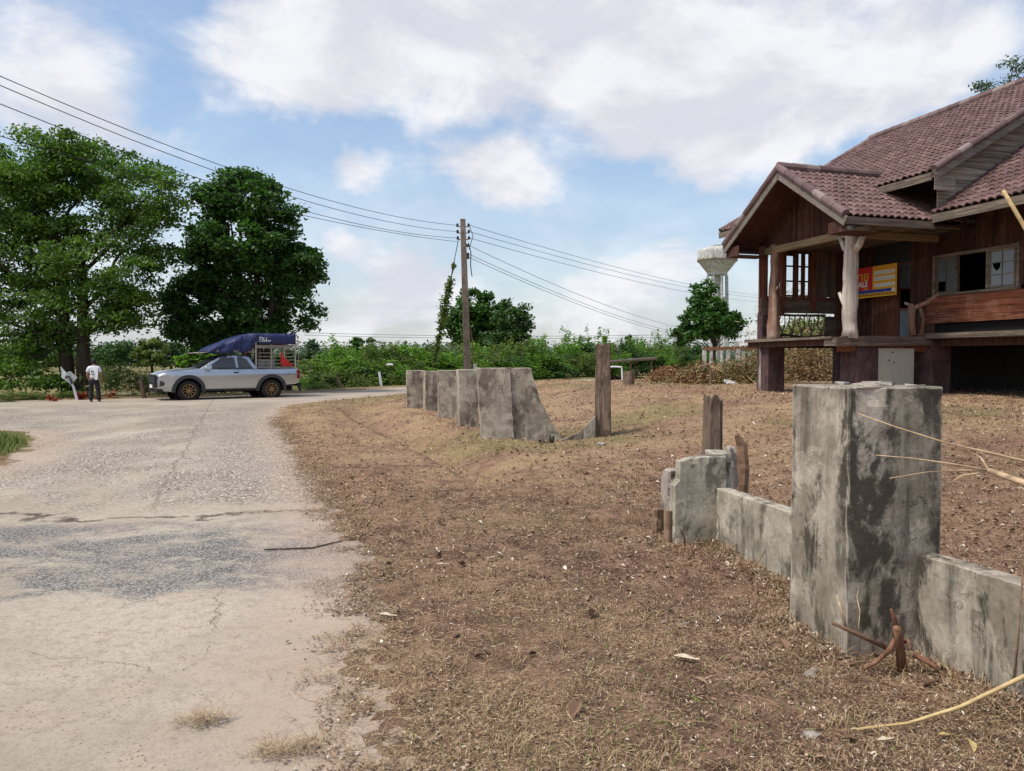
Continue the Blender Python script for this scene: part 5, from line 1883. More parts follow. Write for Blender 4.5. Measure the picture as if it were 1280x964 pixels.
protos = {}
for nm, mat, sp, n in (('a', 'leaf_bush', .35, 1900), ('b', 'leaf_bush', .1, 2100), ('c', 'leaf_olive', .25, 1700), ('d', 'leaf_mid', .1, 1900)):
    protos[nm] = bush('hedge_bush', 'leafy green bush in the overgrown hedge across the far road', 0, 0, 3.0, 2.3, mat, hash(nm) % 97 if False else ord(nm), 'bushes in the overgrown hedge', n, .2, .09, spiky=sp)
used = set()


def put_bush(nm, x, y, h, w, rz, label=None, group=None):
    if nm not in used:
        o = protos[nm]; used.add(nm)
    else:
        o = copy_tree(protos[nm])
    o.location = (x, y, lz(x, y)); o.rotation_euler = (0, 0, rz)
    o.scale = (w / 2.3, w / 2.3, h / 3.0)
    if label: o['label'] = label
    if group: o['group'] = group
    return o


r = random.Random(12)
LABEL_MASS = 'leafy green bush in the overgrown hedge across the far road'
row = []
for px in range(392, 880, 13):
    Yf = curve_far(px)
    # hedge top line in the photo
    top = float(np.interp(px, [380, 400, 440, 500, 560, 620, 680, 740, 800, 860, 900], [446, 436, 427, 430, 425, 426, 424, 420, 420, 425, 428]))
    for k, (dy, ft) in enumerate(((3.5, .72), (6.8, 1.0))):
        Y = Yf + dy + r.uniform(-.8, .8) + (2.0 if px > 700 else 0)
        pxj = px + r.uniform(-6, 6) + k * 6
        p = at(pxj, 450, Y)
        h = (at(pxj, top + r.uniform(-4, 7), Y).z - lz(p.x, Y)) * ft
        if k == 0: h *= r.uniform(.75, 1.05)
        row.append((p.x, Y, max(.9, h * .93), r.uniform(2.1, 3.1)))
for i, (x, y, h, w) in enumerate(row):
    put_bush(r.choice('aaabbbccd'), x, y, h, w, r.uniform(0, 6.28))

# lower weeds along the far verge, left part (grassy, olive)
wp = bush('weed_clump', 'low olive weed clump along the far road verge', 0, 0, 1.0, 1.2, 'leaf_olive', 71, 'weed clumps along the far verge', 420, .13, .035, 'weed', False, .5)
first = True
for px in list(range(-30, 120, 15)) + list(range(128, 232, 11)) + list(range(236, 380, 18)) + list(range(378, 508, 8)):
    Y = curve_far(px) + r.uniform(.7, 1.8)
    p = at(px + r.uniform(-4, 4), 450, Y)
    o = wp if first else copy_tree(wp)
    first = False
    hh = r.uniform(.14, .32) if px < 124 else (r.uniform(.7, 1.25) if px < 240 else r.uniform(.5, 1.1))
    o.location = (p.x, Y, lz(p.x, Y)); o.rotation_euler = (0, 0, r.uniform(0, 6.28)); o.scale = (r.uniform(.8, 1.3), r.uniform(.8, 1.3), hh)

# trees across the pond
fp = None
for i, (px, top, wpx, Y, mat, n) in enumerate(((150, 425, 60, 95, 'leaf_mid', 0), (190, 421, 46, 88, 'leaf_olive', 0), (215, 424, 40, 92, 'leaf_mid', 0), (246, 430, 40, 80, 'leaf_bush', 0), (120, 432, 50, 100, 'leaf_mid', 0), (30, 432, 60, 105, 'leaf_mid', 0), (-20, 430, 60, 98, 'leaf_mid', 0),
                                              (360, 436, 40, 84, 'leaf_mid', 0), (392, 424, 26, 90, 'leaf_pale', 0), (408, 440, 44, 74, 'leaf_mid', 0), (446, 421, 24, 92, 'leaf_dark', 0), (464, 420, 16, 90, 'leaf_pale', 0), (75, 436, 50, 96, 'leaf_olive', 0), (280, 428, 50, 100, 'leaf_mid', 0), (505, 426, 18, 86, 'leaf_mid', 0), (787, 416, 16, 84, 'leaf_mid', 0), (760, 419, 18, 84, 'leaf_bush', 0))):
    p = at(px, 450, Y)
    zt = at(px, top, Y).z - lz(p.x, Y)
    k = Y / F
    place = 'across the pond' if px < 300 else 'behind the hedge'
    tree('distant_tree', 'distant green tree standing ' + place, (p.x, Y), [(0, 0, 0, 0, zt * .7, .14)],
         [((p.x, Y, lz(p.x, Y) + zt * .72), (wpx * k * .36, wpx * k * .36, zt * .26)), ((p.x - wpx * k * .2, Y, lz(p.x, Y) + zt * .45), (wpx * k * .36, wpx * k * .3, zt * .3)), ((p.x + wpx * k * .22, Y - .5, lz(p.x, Y) + zt * .42), (wpx * k * .34, wpx * k * .3, zt * .3))],
         46, 95, wpx * k * .13, .36, .2, mat, 100 + i, .2, limbs=6, group='distant trees ' + place)

# far-off wood on the horizon
rng = np.random.default_rng(5)
n = 420
ang = rng.uniform(-.95, .8, n); dist = rng.uniform(120, 300, n)
C = np.stack([np.sin(ang) * dist, np.cos(ang) * dist, rng.uniform(.5, 3.5, n) * (dist / 160) ** .5], -1)
pts = []
for c in C:
    q = np.clip(rng.normal(0, 1, (330, 3)), -1.7, 1.7) * np.array([3.4, 3.4, 1.6]); q[:, 2] = np.abs(q[:, 2])
    pts.append(c[None] * np.array([1, 1, .55]) + q)
pts = np.concatenate(pts)
tag(link('distant_wood', quads_mesh('distant_wood', leaf_quads(pts, .5, .32, rng, 0)), M['leaf_far']), kind='stuff')

# heaps of cut brush gone brown
def brush_heap(px, py, Y, w, h, n, label, seed, mats=('leaf_dead',)):
    rng = np.random.default_rng(seed)
    p = at(px, py, Y)
    z = lz(p.x, Y)
    o = thing('brush_heap', label, 'brush heap', (p.x, Y, z), 0, None)
    u = rng.normal(0, .42, (n, 3))
    zz_ = np.minimum(np.abs(u[:, 2]) * 1.3, .95 + .12 * rng.random(n)) * h * np.exp(-(u[:, 0] ** 2) * 1.3) * (.72 + .5 * vnoise(u[:, 0] * 4 + seed, u[:, 1] * 3, seed))
    pts = np.stack([u[:, 0] * w, u[:, 1] * w * .6, zz_], -1)
    lf = leaf_quads(pts, .14, .05, rng, .1)
    for i, mt in enumerate(mats):
        link('dead_leaves', quads_mesh('dead_leaves', lf[i::len(mats)]), M[mt], o)
    m = MB()
    for i in range(int(70)):
        a = rng.random() * 6.28
        c = np.array([rng.normal(0, .4) * w, rng.normal(0, .3) * w * .6, abs(rng.normal(0, .3)) * h])
        d = np.array([math.cos(a), math.sin(a), rng.uniform(-.1, .7)]) * rng.uniform(.4, 1.2)
        m.tube([c - d * .5, c + rng.normal(0, .05, 3), c + d * .5], [.014, .011, .005], 5)
    m.build('twig_tangle', M['branch'] if seed % 2 else M['twig'], o)
    return o


brush_heap(838, 480, 30, 1.25, .6, 2600, 'lowest brown heap of cut brush near the low shed', 1, ('leaf_dead', 'leaf_dead', 'dead_red'))
brush_heap(880, 478, 28.5, 1.5, .78, 3600, 'broad brown heap of cut brush below the concrete frame', 2, ('leaf_dead', 'leaf_dead', 'leaf_olive', 'leaf_dead', 'dead_red'))
brush_heap(932, 478, 27.5, 1.4, 1.0, 3600, 'brown and olive brush heap beside the far house pier', 3, ('leaf_dead', 'leaf_dead', 'leaf_olive'))
brush_heap(1010, 478, 31, 2.0, 1.7, 4600, 'brown brush heap seen under the house floor', 4, ('leaf_dead',))
brush_heap(1012, 455, 38, 4.2, 4.6, 7000, 'green and brown scrub heap behind the house', 6, ('leaf_olive', 'leaf_dead'))
bs = at(1015, 455, 46)
tree('small_tree', 'bushy green tree seen through the porch railing behind the house', (bs.x, 46), [(0, 0, 0, 0, 2.5, .1)], lobes_px([(985, 425, 26, 22), (1012, 412, 30, 20), (1045, 420, 30, 26), (1020, 440, 50, 18), (1075, 425, 30, 24)], 46, 1, 8), 90, 90, .6, .26, .16, 'leaf_olive', 61, .2, limbs=8)
# small heaps and red plants
red = None
for i, (px, lab) in enumerate(((62, 'r'), (98, 'r'), (140, 'r'), (104, 'r'), (122, 'r'))):
    Y = curve_far(px) - .1 + .25 * (i % 2)
    p = at(px, 450, Y)
    if red is None:
        red = bush('red_plant', 'small red leaved plant on the road edge by the person', p.x, Y, .26, .36, 'red_flower', 90, 'red plants near the person', 130, .1, .06, 'plant', False)
        o = red
    else: o = copy_tree(red)
    o.location = (p.x, Y, lz(p.x, Y)); o.rotation_euler = (0, 0, i)
# ------------------------------------------------------------------ silver pickup with a cage and tarpaulin
TH = math.radians(35)
TP = Vector((-11.28, 30.4, 0))
truck = thing('pickup_truck', 'silver extended cab pickup with bronze wheels parked beyond the road fork', 'pickup truck', TP, TH)
truck.location.z = lz(TP.x, TP.y) + .005
FX, RXX, WR = -1.62, 1.48, .385


def arch(cx, r, z0, n=10):
    a0 = math.asin(max(-1, min(1, (z0 - WR) / r)))
    out = []
    for i in range(n + 1):
        a = PI - a0 - (PI - 2 * a0) * i / n
        out.append((cx + r * math.cos(a), WR + r * math.sin(a)))
    return out


outl = [(-2.60, .40), (-2.66, .52), (-2.68, .74), (-2.64, .93), (-2.55, 1.03), (-2.40, 1.09), (-1.9, 1.155), (-1.25, 1.205), (-.6, 1.205), (.2, 1.205), (.98, 1.205), (1.0, 1.20), (1.8, 1.205), (2.52, 1.20), (2.60, 1.12), (2.62, .8), (2.58, .62), (2.45, .58), (2.02, .55)]
outl += arch(RXX, .50, .5)[::-1]
outl += [(.95, .40), (0, .38), (-1.05, .38)]
outl += arch(FX, .50, .45)[::-1]
outl += [(-2.2, .36)]
bm = bmesh.new()
vs = [bm.verts.new((x, -1, z)) for x, z in outl]
f = bm.faces.new(vs)
ex = bmesh.ops.extrude_face_region(bm, geom=[f])
for v in ex['geom']:
    if isinstance(v, bmesh.types.BMVert): v.co.y = 1
bmesh.ops.triangulate(bm, faces=[f_ for f_ in bm.faces if len(f_.verts) > 4])
for ax, vals in ((2, (.55, .7, .84, .97, 1.06, 1.14)), (0, (-2.5, -2.3, -2.1, -1.9, -1.2, -.5, .3, 1.0, 1.9, 2.3, 2.5)), (1, (-.97, -.8, 0, .8, .97))):
    for q in vals:
        no = [0, 0, 0]; no[ax] = 1; co = [0, 0, 0]; co[ax] = q
        bmesh.ops.bisect_plane(bm, geom=bm.verts[:] + bm.edges[:] + bm.faces[:], plane_co=co, plane_no=no)


def half_w(x, z):
    w = float(np.interp(z, [.36, .55, .75, .92, .98, 1.06, 1.14, 1.21], [.83, .895, .92, .915, .935, .915, .88, .83]))
    w *= 1 - .16 * float(sstep(-2.05, -2.7, x) if False else sstep(2.05, 2.7, -x)) - .03 * float(sstep(2.2, 2.62, x))
    return w


for v in bm.verts:
    s = v.co.y
    x, z = v.co.x, v.co.z
    v.co.y = s * half_w(x, z)
    if x < -1.2 and z > 1.0: v.co.z += .03 * (1 - abs(s)) + (.02 if abs(s) < .85 else 0)
    if x < -2.2: v.co.x -= .07 * (1 - s * s)
    if abs(s) > .98 and z > 1.15: v.co.z -= .02
bmesh.ops.recalc_face_normals(bm, faces=bm.faces)
for f_ in bm.faces: f_.smooth = True
for e in bm.edges:
    if len(e.link_faces) == 2 and e.calc_face_angle(0) > .55: e.smooth = False
me = bpy.data.meshes.new('body'); bm.to_mesh(me); bm.free()
body = link('body', me, M['silver'], truck)
# dark bed well
m = MB(); m.span((1.06, -.72, 1.212), (2.5, .72, 1.214)); m.build('bed_liner', M['black_plastic'], body)

# cabin: lofted, glass set flush
cab = [(-1.22, .80, 1.20), (-.42, .63, 1.70), (.0, .635, 1.755), (.42, .625, 1.745), (.70, .61, 1.68), (.98, .78, 1.20)]
vs, fs = [], []
for x, w, z in cab: vs += [(x, -w, z), (x, w, z)]
low = [(-1.22, 1.19), (.98, 1.19)]
m = MB()
side = [(-1.25, .815, 1.19), (-.44, .645, 1.69), (-.05, .645, 1.745), (.42, .635, 1.735), (.68, .635, 1.67), (.97, .815, 1.19)]
n = len(side)
vs = [(x, -w, z) for x, w, z in side] + [(x, w, z) for x, w, z in side]
vs += [(x, 0, z + (.03 if z > 1.3 else 0)) for x, w, z in side]
fs = [tuple(range(n)), tuple(range(n, 2 * n))[::-1]]
for i in range(n - 1):
    fs += [(i, 2 * n + i, 2 * n + i + 1, i + 1), (2 * n + i, n + i, n + i + 1, 2 * n + i + 1)]
m.add(vs, fs)
cabin = m.build('cabin', M['silver'], truck, bevel=.03, segs=2)
for p_ in cabin.data.polygons: p_.use_smooth = True


def side_w(z): return .815 - (.815 - .64) * (z - 1.19) / .5


def side_panel(name, pts, mat, off, parent, both=True, th=.006):
    for sg_ in ((-1, 1) if both else (-1,)):
        m = MB()
        P = [Vector((x, sg_ * (side_w(z) + off), z)) for x, z in pts]
        m.poly(P, (0, sg_ * th, 0)); m.build(name, mat, parent)


side_panel('side_window', [(-.98, 1.245), (-.42, 1.60), (-.05, 1.645), (.10, 1.645), (.14, 1.245)], M['truck_glass'], .006, cabin)
side_panel('side_window', [(.22, 1.245), (.20, 1.64), (.42, 1.63), (.56, 1.58), (.76, 1.245)], M['truck_glass'], .006, cabin)
side_panel('window_trim', [(-1.02, 1.215), (.80, 1.215), (.79, 1.24), (-1.0, 1.24)], M['black_plastic'], .008, cabin)
m = MB(); m.add([(-1.235, -.72, 1.225), (-1.235, .72, 1.225), (-.475, .58, 1.685), (-.475, -.58, 1.685)], [(0, 1, 2, 3)]); 
for i in range(4): m.v[i] = (m.v[i][0] - .018, m.v[i][1], m.v[i][2] + .012)
m.add([(-1.26, 0, 1.245), (-.49, 0, 1.72)], []); m.build('windshield', M['truck_glass'], cabin)
m = MB(); m.add([(.995, -.7, 1.24), (.995, .7, 1.24), (.72, .56, 1.66), (.72, -.56, 1.66)], [(0, 1, 2, 3)]); m.build('rear_window', M['truck_glass'], cabin)


def on_side(name, x0, x1, z0, z1, mat, off=.004, th=.01, parent=None, both=True):
    for sg_ in ((-1, 1) if both else (-1,)):
        m = MB()
        nx = max(2, int(abs(x1 - x0) / .15) + 1)
        for i in range(nx - 1):
            a = x0 + (x1 - x0) * i / (nx - 1); b = x0 + (x1 - x0) * (i + 1) / (nx - 1)
            m.poly([(a, sg_ * (half_w(a, z0) + off), z0), (b, sg_ * (half_w(b, z0) + off), z0), (b, sg_ * (half_w(b, z1) + off), z1), (a, sg_ * (half_w(a, z1) + off), z1)], (0, sg_ * th, 0))
        m.build(name, mat, parent or body)


on_side('door_gap', .985, 1.0, .45, 1.19, M['black_plastic'], .001, .003)
on_side('door_gap', .20, .21, .5, 1.19, M['flare_plastic'], .001, .003)
on_side('door_gap', -1.02, -1.01, .62, 1.19, M['flare_plastic'], .001, .003)
on_side('door_handle', .02, .20, 1.05, 1.085, M['black_plastic'], .01, .03)
on_side('side_step', -1.0, .96, .36, .42, M['black_plastic'], .0, .05)
on_side('crease', -1.0, .95, .62, .635, M['chrome'] if False else M['silver'], .002, .008)
on_side('side_mirror', -1.02, -.82, 1.2, 1.34, M['silver'], .07, .1)
for sg_ in (-1, 1):
    for cx in (FX, RXX):
        m = MB()
        n = 16
        rin, rout = .475, .60
        pts = []
        a0, a1 = -.1, PI + .1
        for j in range(n):
            b0 = a0 + (a1 - a0) * j / n; b1 = a0 + (a1 - a0) * (j + 1) / n
            q = [(cx + rr * math.cos(b), WR + rr * math.sin(b)) for rr, b in ((rin, b0), (rout, b0), (rout, b1), (rin, b1))]
            m.poly([(x, sg_ * (half_w(x, min(1.1, z)) - .02), z) for x, z in q], (0, sg_ * .065, 0))
        m.build('wheel_flare', M['flare_plastic'], body)
        m = MB(); m.lathe([(.5, sg_ * .56), (.5, sg_ * .60)], 24, (cx, 0, WR), 'y'); m.build('wheel_well', M['dark_void'], body)
        # wheel
        yo = sg_ * .80
        m = MB(); m.lathe([(.22, yo - .11), (.33, yo - .115), (.375, yo - .09), (WR, yo - .05), (WR, yo + .05), (.375, yo + .09), (.33, yo + .115), (.245, yo + .112), (.235, yo + .07)], 30, (cx, 0, WR), 'y', False)
        wh = m.build('wheel', M['tyre'], truck, smooth=True)
        m = MB(); s2 = sg_
        m.lathe([(.25, yo + s2 * .10), (.245, yo + s2 * .115), (.225, yo + s2 * .112), (.218, yo + s2 * .06)], 30, (cx, 0, WR), 'y', False)
        for j in range(10):
            a = j * 2 * PI / 10 + .2
            p0 = Vector((cx + .04 * math.cos(a), yo + s2 * .075, WR + .04 * math.sin(a))); p1 = Vector((cx + .228 * math.cos(a), yo + s2 * .098, WR + .228 * math.sin(a)))
            m.beam(p0, p1, .03, .03, (0, 1, 0))
        m.lathe([(.075, yo + s2 * .05), (.075, yo + s2 * .1), (.05, yo + s2 * .11), (.0, yo + s2 * .11)], 16, (cx, 0, WR), 'y', False)
        m.build('rim', M['bronze'], wh)
        m = MB(); m.lathe([(.0, yo + s2 * .02), (.23, yo + s2 * .02)], 20, (cx, 0, WR), 'y', False); m.build('brake', M['dark_void'], wh)
# front
m = MB(); m.span((-2.765, -.66, .52), (-2.70, .66, 1.0)); gr = m.build('grille', M['black_plastic'], body, bevel=.02)
for z_ in (.76, .86): 
    q = MB(); q.span((-2.775, -.58, z_ - .012), (-2.76, .58, z_ + .012)); q.build('grille_bar', M['chrome'], gr)
for sg_ in (-1, 1):
    m = MB(); m.poly([(-2.62, sg_ * .60, .93), (-2.60, sg_ * .78, .93), (-2.33, sg_ * .885, 1.0), (-2.38, sg_ * .86, 1.07), (-2.56, sg_ * .72, 1.03), (-2.62, sg_ * .60, 1.0)], (-.05, sg_ * .03, 0)); m.build('headlight', M['lamp_clear'], body)
    m = MB(); m.poly([(-2.68, sg_ * .60, .52), (-2.47, sg_ * .85, .60), (-2.47, sg_ * .85, .72), (-2.68, sg_ * .60, .84)], (-.05, sg_ * .04, 0)); m.build('fog_lamp', M['black_plastic'], body)
    m = MB(); m.span((2.50, sg_ * .80, .80), (2.635, sg_ * .905, 1.14)); m.build('tail_light', M['lamp_red'], body, bevel=.02)
m = MB(); m.span((-2.78, -.24, .50), (-2.755, .24, .62)); m.build('number_plate', M['white_print'], body)
m = MB(); m.span((-2.72, -.78, .36), (-2.5, .78, .46)); m.build('lower_bumper', M['black_plastic'], body, bevel=.02)
m = MB(); m.span((2.6, -.8, .48), (2.74, .8, .62)); m.build('rear_bumper', M['black_plastic'], body, bevel=.02)
m = MB(); m.span((-1.0, -.6, .3), (2.4, .6, .5)); m.build('chassis', M['dark_void'], body)

# steel cage over the bed
cage = thing('cargo_cage', 'rusty white steel cage frame standing in the pickup bed', 'cage', TP, TH)
cage.location.z = truck.location.z
ZC = 2.56
m = MB()
for y in (-.74, .74):
    for x in (.92, 1.52, 2.06, 2.5): m.tube([(x, y, 1.205), (x, y, ZC if x in (.92, 2.5) else ZC - .4)], .032 if x in (.92, 2.5) else .02, 6)
    for z_ in (1.25, 2.12, ZC): m.tube([(.92, y, z_), (2.52, y, z_)], .02, 6)
    for z_ in (1.40, 1.54, 1.68, 1.82): m.tube([(1.0, y, z_), (2.45, y, z_)], .012, 6)
    m.tube([(2.5, y, 2.5), (2.62, y, 2.44), (2.64, y, 1.5), (2.56, y, 1.34)], .018, 6)
    # rack over the cab
    m.tube([(.92, y, 1.86), (-.7, y, 1.86), (-1.3, y, 1.80)], .02, 6)
    m.tube([(.92, y, 1.93), (-.6, y, 1.91)], .012, 6)
for x, z_ in ((.92, ZC), (2.5, ZC), (.92, 1.9), (0, 1.88), (-.7, 1.87), (-1.28, 1.81), (1.7, ZC), (2.5, 1.9), (2.5, 1.55), (2.5, 2.2)): m.tube([(x, -.74, z_), (x, .74, z_)], .018, 6)
m.build('bars', M['cage_metal'], cage)
# blue tarpaulin draped over cage and rack
n1, n2 = 34, 17
prof_x = np.linspace(-.92, 2.5, n1)
top = np.interp(prof_x, [-.92, -.8, -.5, .2, .62, .9, 2.5], [1.88, 1.97, 2.12, 2.40, 2.56, 2.60, 2.59])
bot = np.interp(prof_x, [-1.42, -.2, .5, .8, .92, 2.5], [1.78, 1.80, 1.84, 1.96, 2.17, 2.17])
P = np.zeros((n1, n2, 3))
rg = np.random.default_rng(3)
for i in range(n1):
    for j in range(n2):
        v = -1 + 2 * j / (n2 - 1)
        x = prof_x[i]
        if abs(v) < .62:
            y = v / .62 * .77; z_ = top[i] + .025 * math.sin(x * 5 + v * 3) * (1 if x < .9 else .4) - .03 * (1 - (v / .62) ** 2) * (1 if x < .9 else .3)
        else:
            g = (abs(v) - .62) / .38
            z_ = top[i] + (bot[i] - top[i]) * g
            fold = (math.sin(x * 8 + g * 4) * .07 + math.sin(x * 19 - g * 7 + 1) * .04 + math.sin(x * 31 + g * 2) * .02) * (1.2 if x < .95 else .35)
            y = math.copysign(.775 + .02 * g + fold * g, v)
        P[i, j] = (x, y, z_)
tme = grid_mesh('tarpaulin', P[..., 0], P[..., 1], P[..., 2])
tarp = link('tarpaulin', tme, M['tarp'])
tarp.location = truck.location; tarp.rotation_euler = (0, 0, TH)
tag(tarp, 'dark blue tarpaulin draped over the pickup cage and cab rack', 'tarpaulin')
sol = tarp.modifiers.new('thick', 'SOLIDIFY'); sol.thickness = .008
# white marks printed on the tarpaulin side
m = MB()
for (x0, z0, x1, z1) in ((1.05, 2.32, 1.08, 2.44), (1.05, 2.43, 1.16, 2.455), (1.14, 2.30, 1.17, 2.42), (1.2, 2.31, 1.23, 2.44), (1.2, 2.30, 1.34, 2.33), (1.31, 2.33, 1.34, 2.43), (1.38, 2.30, 1.50, 2.325), (1.0, 2.27, 1.46, 2.285)):
    m.span((x0, -.815, z0), (x1, -.809, z1))
m.build('printed_mark', M['white_print'], tarp)
m = MB(); m.poly([(1.92, -.79, 1.86), (2.02, -.79, 1.66), (2.42, -.77, 1.3), (2.0, -.77, 1.28), (1.88, -.79, 1.4)], (0, .05, 0))
o = m.build('red_pennant', M['red_cloth']); o.location = truck.location; o.rotation_euler = (0, 0, TH)
tag(o, 'red cloth hanging inside the pickup cage near the tail', 'cloth')
m = MB(); m.box((1.7, -.1, 2.08), (1.45, 1.2, .14)); m.box((1.45, .1, 1.40), (.7, .9, .34)); 
o = m.build('cargo_bundle', M['cage_load'], bevel=.05); o.location = truck.location; o.rotation_euler = (0, 0, TH)
tag(o, 'grey bundle of goods packed inside the pickup cage', 'bundle')
m = MB(); m.span((2.78, -.3, .84), (2.82, .5, 1.1)); m.span((2.62, -.02, .9), (3.0, .02, .96))
o = m.build('tail_rack', M['white_print'], truck)

# ------------------------------------------------------------------ skinned figures
def skin_mesh(name, joints, edges, root=0, sub=2):
    me = bpy.data.meshes.new(name)
    me.from_pydata([j[0] for j in joints], edges, [])
    ob = bpy.data.objects.new('tmp', me); COL.objects.link(ob)
    md = ob.modifiers.new('s', 'SKIN'); md.use_smooth_shade = True
    for i, j in enumerate(joints):
        sv = me.skin_vertices[0].data[i]
        r = j[1]
        sv.radius = r if hasattr(r, '__len__') else (r, r)
        sv.use_root = (i == root)
    ss = ob.modifiers.new('u', 'SUBSURF'); ss.levels = sub; ss.render_levels = sub
    dg = bpy.context.evaluated_depsgraph_get(); dg.update()
    out = bpy.data.meshes.new_from_object(ob.evaluated_get(dg))
    bpy.data.objects.remove(ob)
    out.name = name
    return out


pp = gnd(117, 503)
YP = 27.6
pp = at(118, 503, YP)
HZ = lz(pp.x, YP)
K = (at(118, 449, YP).z - HZ) / 1.62            # overall height scale


def kj(lst): return [(tuple(c * K for c in p), tuple(q * K for q in r) if hasattr(r, '__len__') else r * K) for p, r in lst]


# facing away (+y), weight on both feet, right arm bent forward, head bowed a little
J = [((0, 0, .90), (.125, .1)), ((0, .0, 1.05), (.11, .085)), ((0, -.01, 1.2), (.135, .09)), ((0, 0, 1.30), (.10, .075)), ((0, .02, 1.385), (.05, .05)), ((0, .045, 1.45), (.062, .068)), ((0, .055, 1.53), (.078, .092)), ((0, .055, 1.60), (.05, .06)),
     ((-.16, 0, 1.29), .058), ((-.225, .0, 1.04), .042), ((-.2, .13, .86), .032), ((-.19, .19, .80), (.026, .036)),
     ((.16, 0, 1.29), .058), ((.235, -.01, 1.04), .042), ((.225, .12, .85), .032), ((.215, .17, .79), (.026, .036)),
     ((-.09, 0, .80), .085), ((-.10, .01, .46), .058), ((-.105, -.02, .09), .04), ((-.11, .12, .03), (.04, .03)),
     ((.09, 0, .80), .085), ((.135, .01, .46), .058), ((.165, -.03, .09), .04), ((.18, .11, .03), (.04, .03))]
E = [(0, 1), (1, 2), (2, 3), (3, 4), (4, 5), (5, 6), (6, 7), (3, 8), (8, 9), (9, 10), (10, 11), (3, 12), (12, 13), (13, 14), (14, 15), (0, 16), (16, 17), (17, 18), (18, 19), (0, 20), (20, 21), (21, 22), (22, 23)]
# fingers and thumb
for hnd, sgn in ((11, -1), (15, 1)):
    hx, hy, hz = J[hnd][0]
    for q in range(4):
        b = len(J); J.append(((hx + sgn * -.012 * 0 + (q - 1.5) * .012, hy + .035, hz - .045), .0075)); J.append(((hx + (q - 1.5) * .012, hy + .03, hz - .085), .006)); E += [(hnd, b), (b, b + 1)]
    b = len(J); J.append(((hx - sgn * .035, hy + .03, hz - .02), .009)); J.append(((hx - sgn * .04, hy + .045, hz - .05), .007)); E += [(hnd, b), (b, b + 1)]
# nose and ears
for p_, r_ in (((0, .155, 1.525), .012), ((-.082, .05, 1.52), .014), ((.082, .05, 1.52), .014)):
    b = len(J); J.append((p_, r_)); E += [(6, b)]
person = link('person', skin_mesh('person', kj(J), E), M['skin'])
person.location = (pp.x, YP, HZ); person.rotation_euler = (0, 0, math.radians(14))
tag(person, 'person seen from behind in white printed shirt and black trousers with arms lowered', 'person')
SJ = [((0, 0, .87), (.165, .125)), ((0, 0, 1.05), (.15, .115)), ((0, -.01, 1.2), (.165, .115)), ((0, 0, 1.315), (.12, .085)), ((0, .015, 1.37), (.066, .066)), ((-.165, 0, 1.295), .078), ((-.215, 0, 1.12), .07), ((.165, 0, 1.295), .078), ((.218, 0, 1.12), .07)]
link('shirt', skin_mesh('shirt', kj(SJ), [(0, 1), (1, 2), (2, 3), (3, 4), (3, 5), (5, 6), (3, 7), (7, 8)]), M['shirt'], person)
TJ = [((0, 0, .93), (.14, .112)), ((0, 0, .85), (.15, .115)), ((-.09, 0, .78), .1), ((-.10, .01, .46), .082), ((-.108, -.015, .07), .07), ((.09, 0, .78), .1), ((.137, .01, .46), .082), ((.168, -.025, .07), .07)]
link('trousers', skin_mesh('trousers', kj(TJ), [(0, 1), (1, 2), (2, 3), (3, 4), (1, 5), (5, 6), (6, 7)]), M['trousers'], person)
HJ = [((0, .02, 1.42), (.07, .062)), ((0, .02, 1.50), (.094, .09)), ((0, .04, 1.565), (.09, .1)), ((0, .055, 1.615), (.06, .07))]
link('hair', skin_mesh('hair', kj(HJ), [(0, 1), (1, 2), (2, 3)]), M['hair'], person)
for sgn in (-1, 1):
    q = MB(); q.lathe([(0, -.008), (.012, 0), (0, .008)], 8, (sgn * .03 * K, .138 * K, 1.535 * K), 'y', False); q.build('eye', M['hair'], person)
q = MB(); q.box((0, .138 * K, 1.475 * K), (.045 * K, .012, .01)); q.build('mouth', M['rust_wood'], person)
for x, y in ((-.11, .05), (.175, .04)):
    q = MB(); q.box((x * K, y * K, .035), (.085, .24, .07)); q.build('shoe', M['shoe'], person, bevel=.025)
# white cape-like back panel with printed block
q = MB(); q.poly([(-.03 * K, -.118 * K, 1.33 * K), (.15 * K, -.115 * K, 1.33 * K), (.17 * K, -.135 * K, 1.1 * K), (.15 * K, -.14 * K, .86 * K), (.07 * K, -.145 * K, .86 * K), (.05 * K, -.14 * K, 1.02 * K), (-.09 * K, -.14 * K, 1.04 * K)], (0, -.01, 0)); q.build('back_panel', M['shirt_white'], person)
q = MB()
for x0, x1, z0, z1 in ((-.055, .03, 1.17, 1.195), (-.055, -.03, 1.13, 1.17), (-.02, .03, 1.105, 1.125), (.005, .03, 1.125, 1.17), (-.10, .06, 1.045, 1.065)): q.span((x0 * K, -.153 * K, z0 * K), (x1 * K, -.16 * K, z1 * K))
q.build('shirt_print', M['trousers'], person)

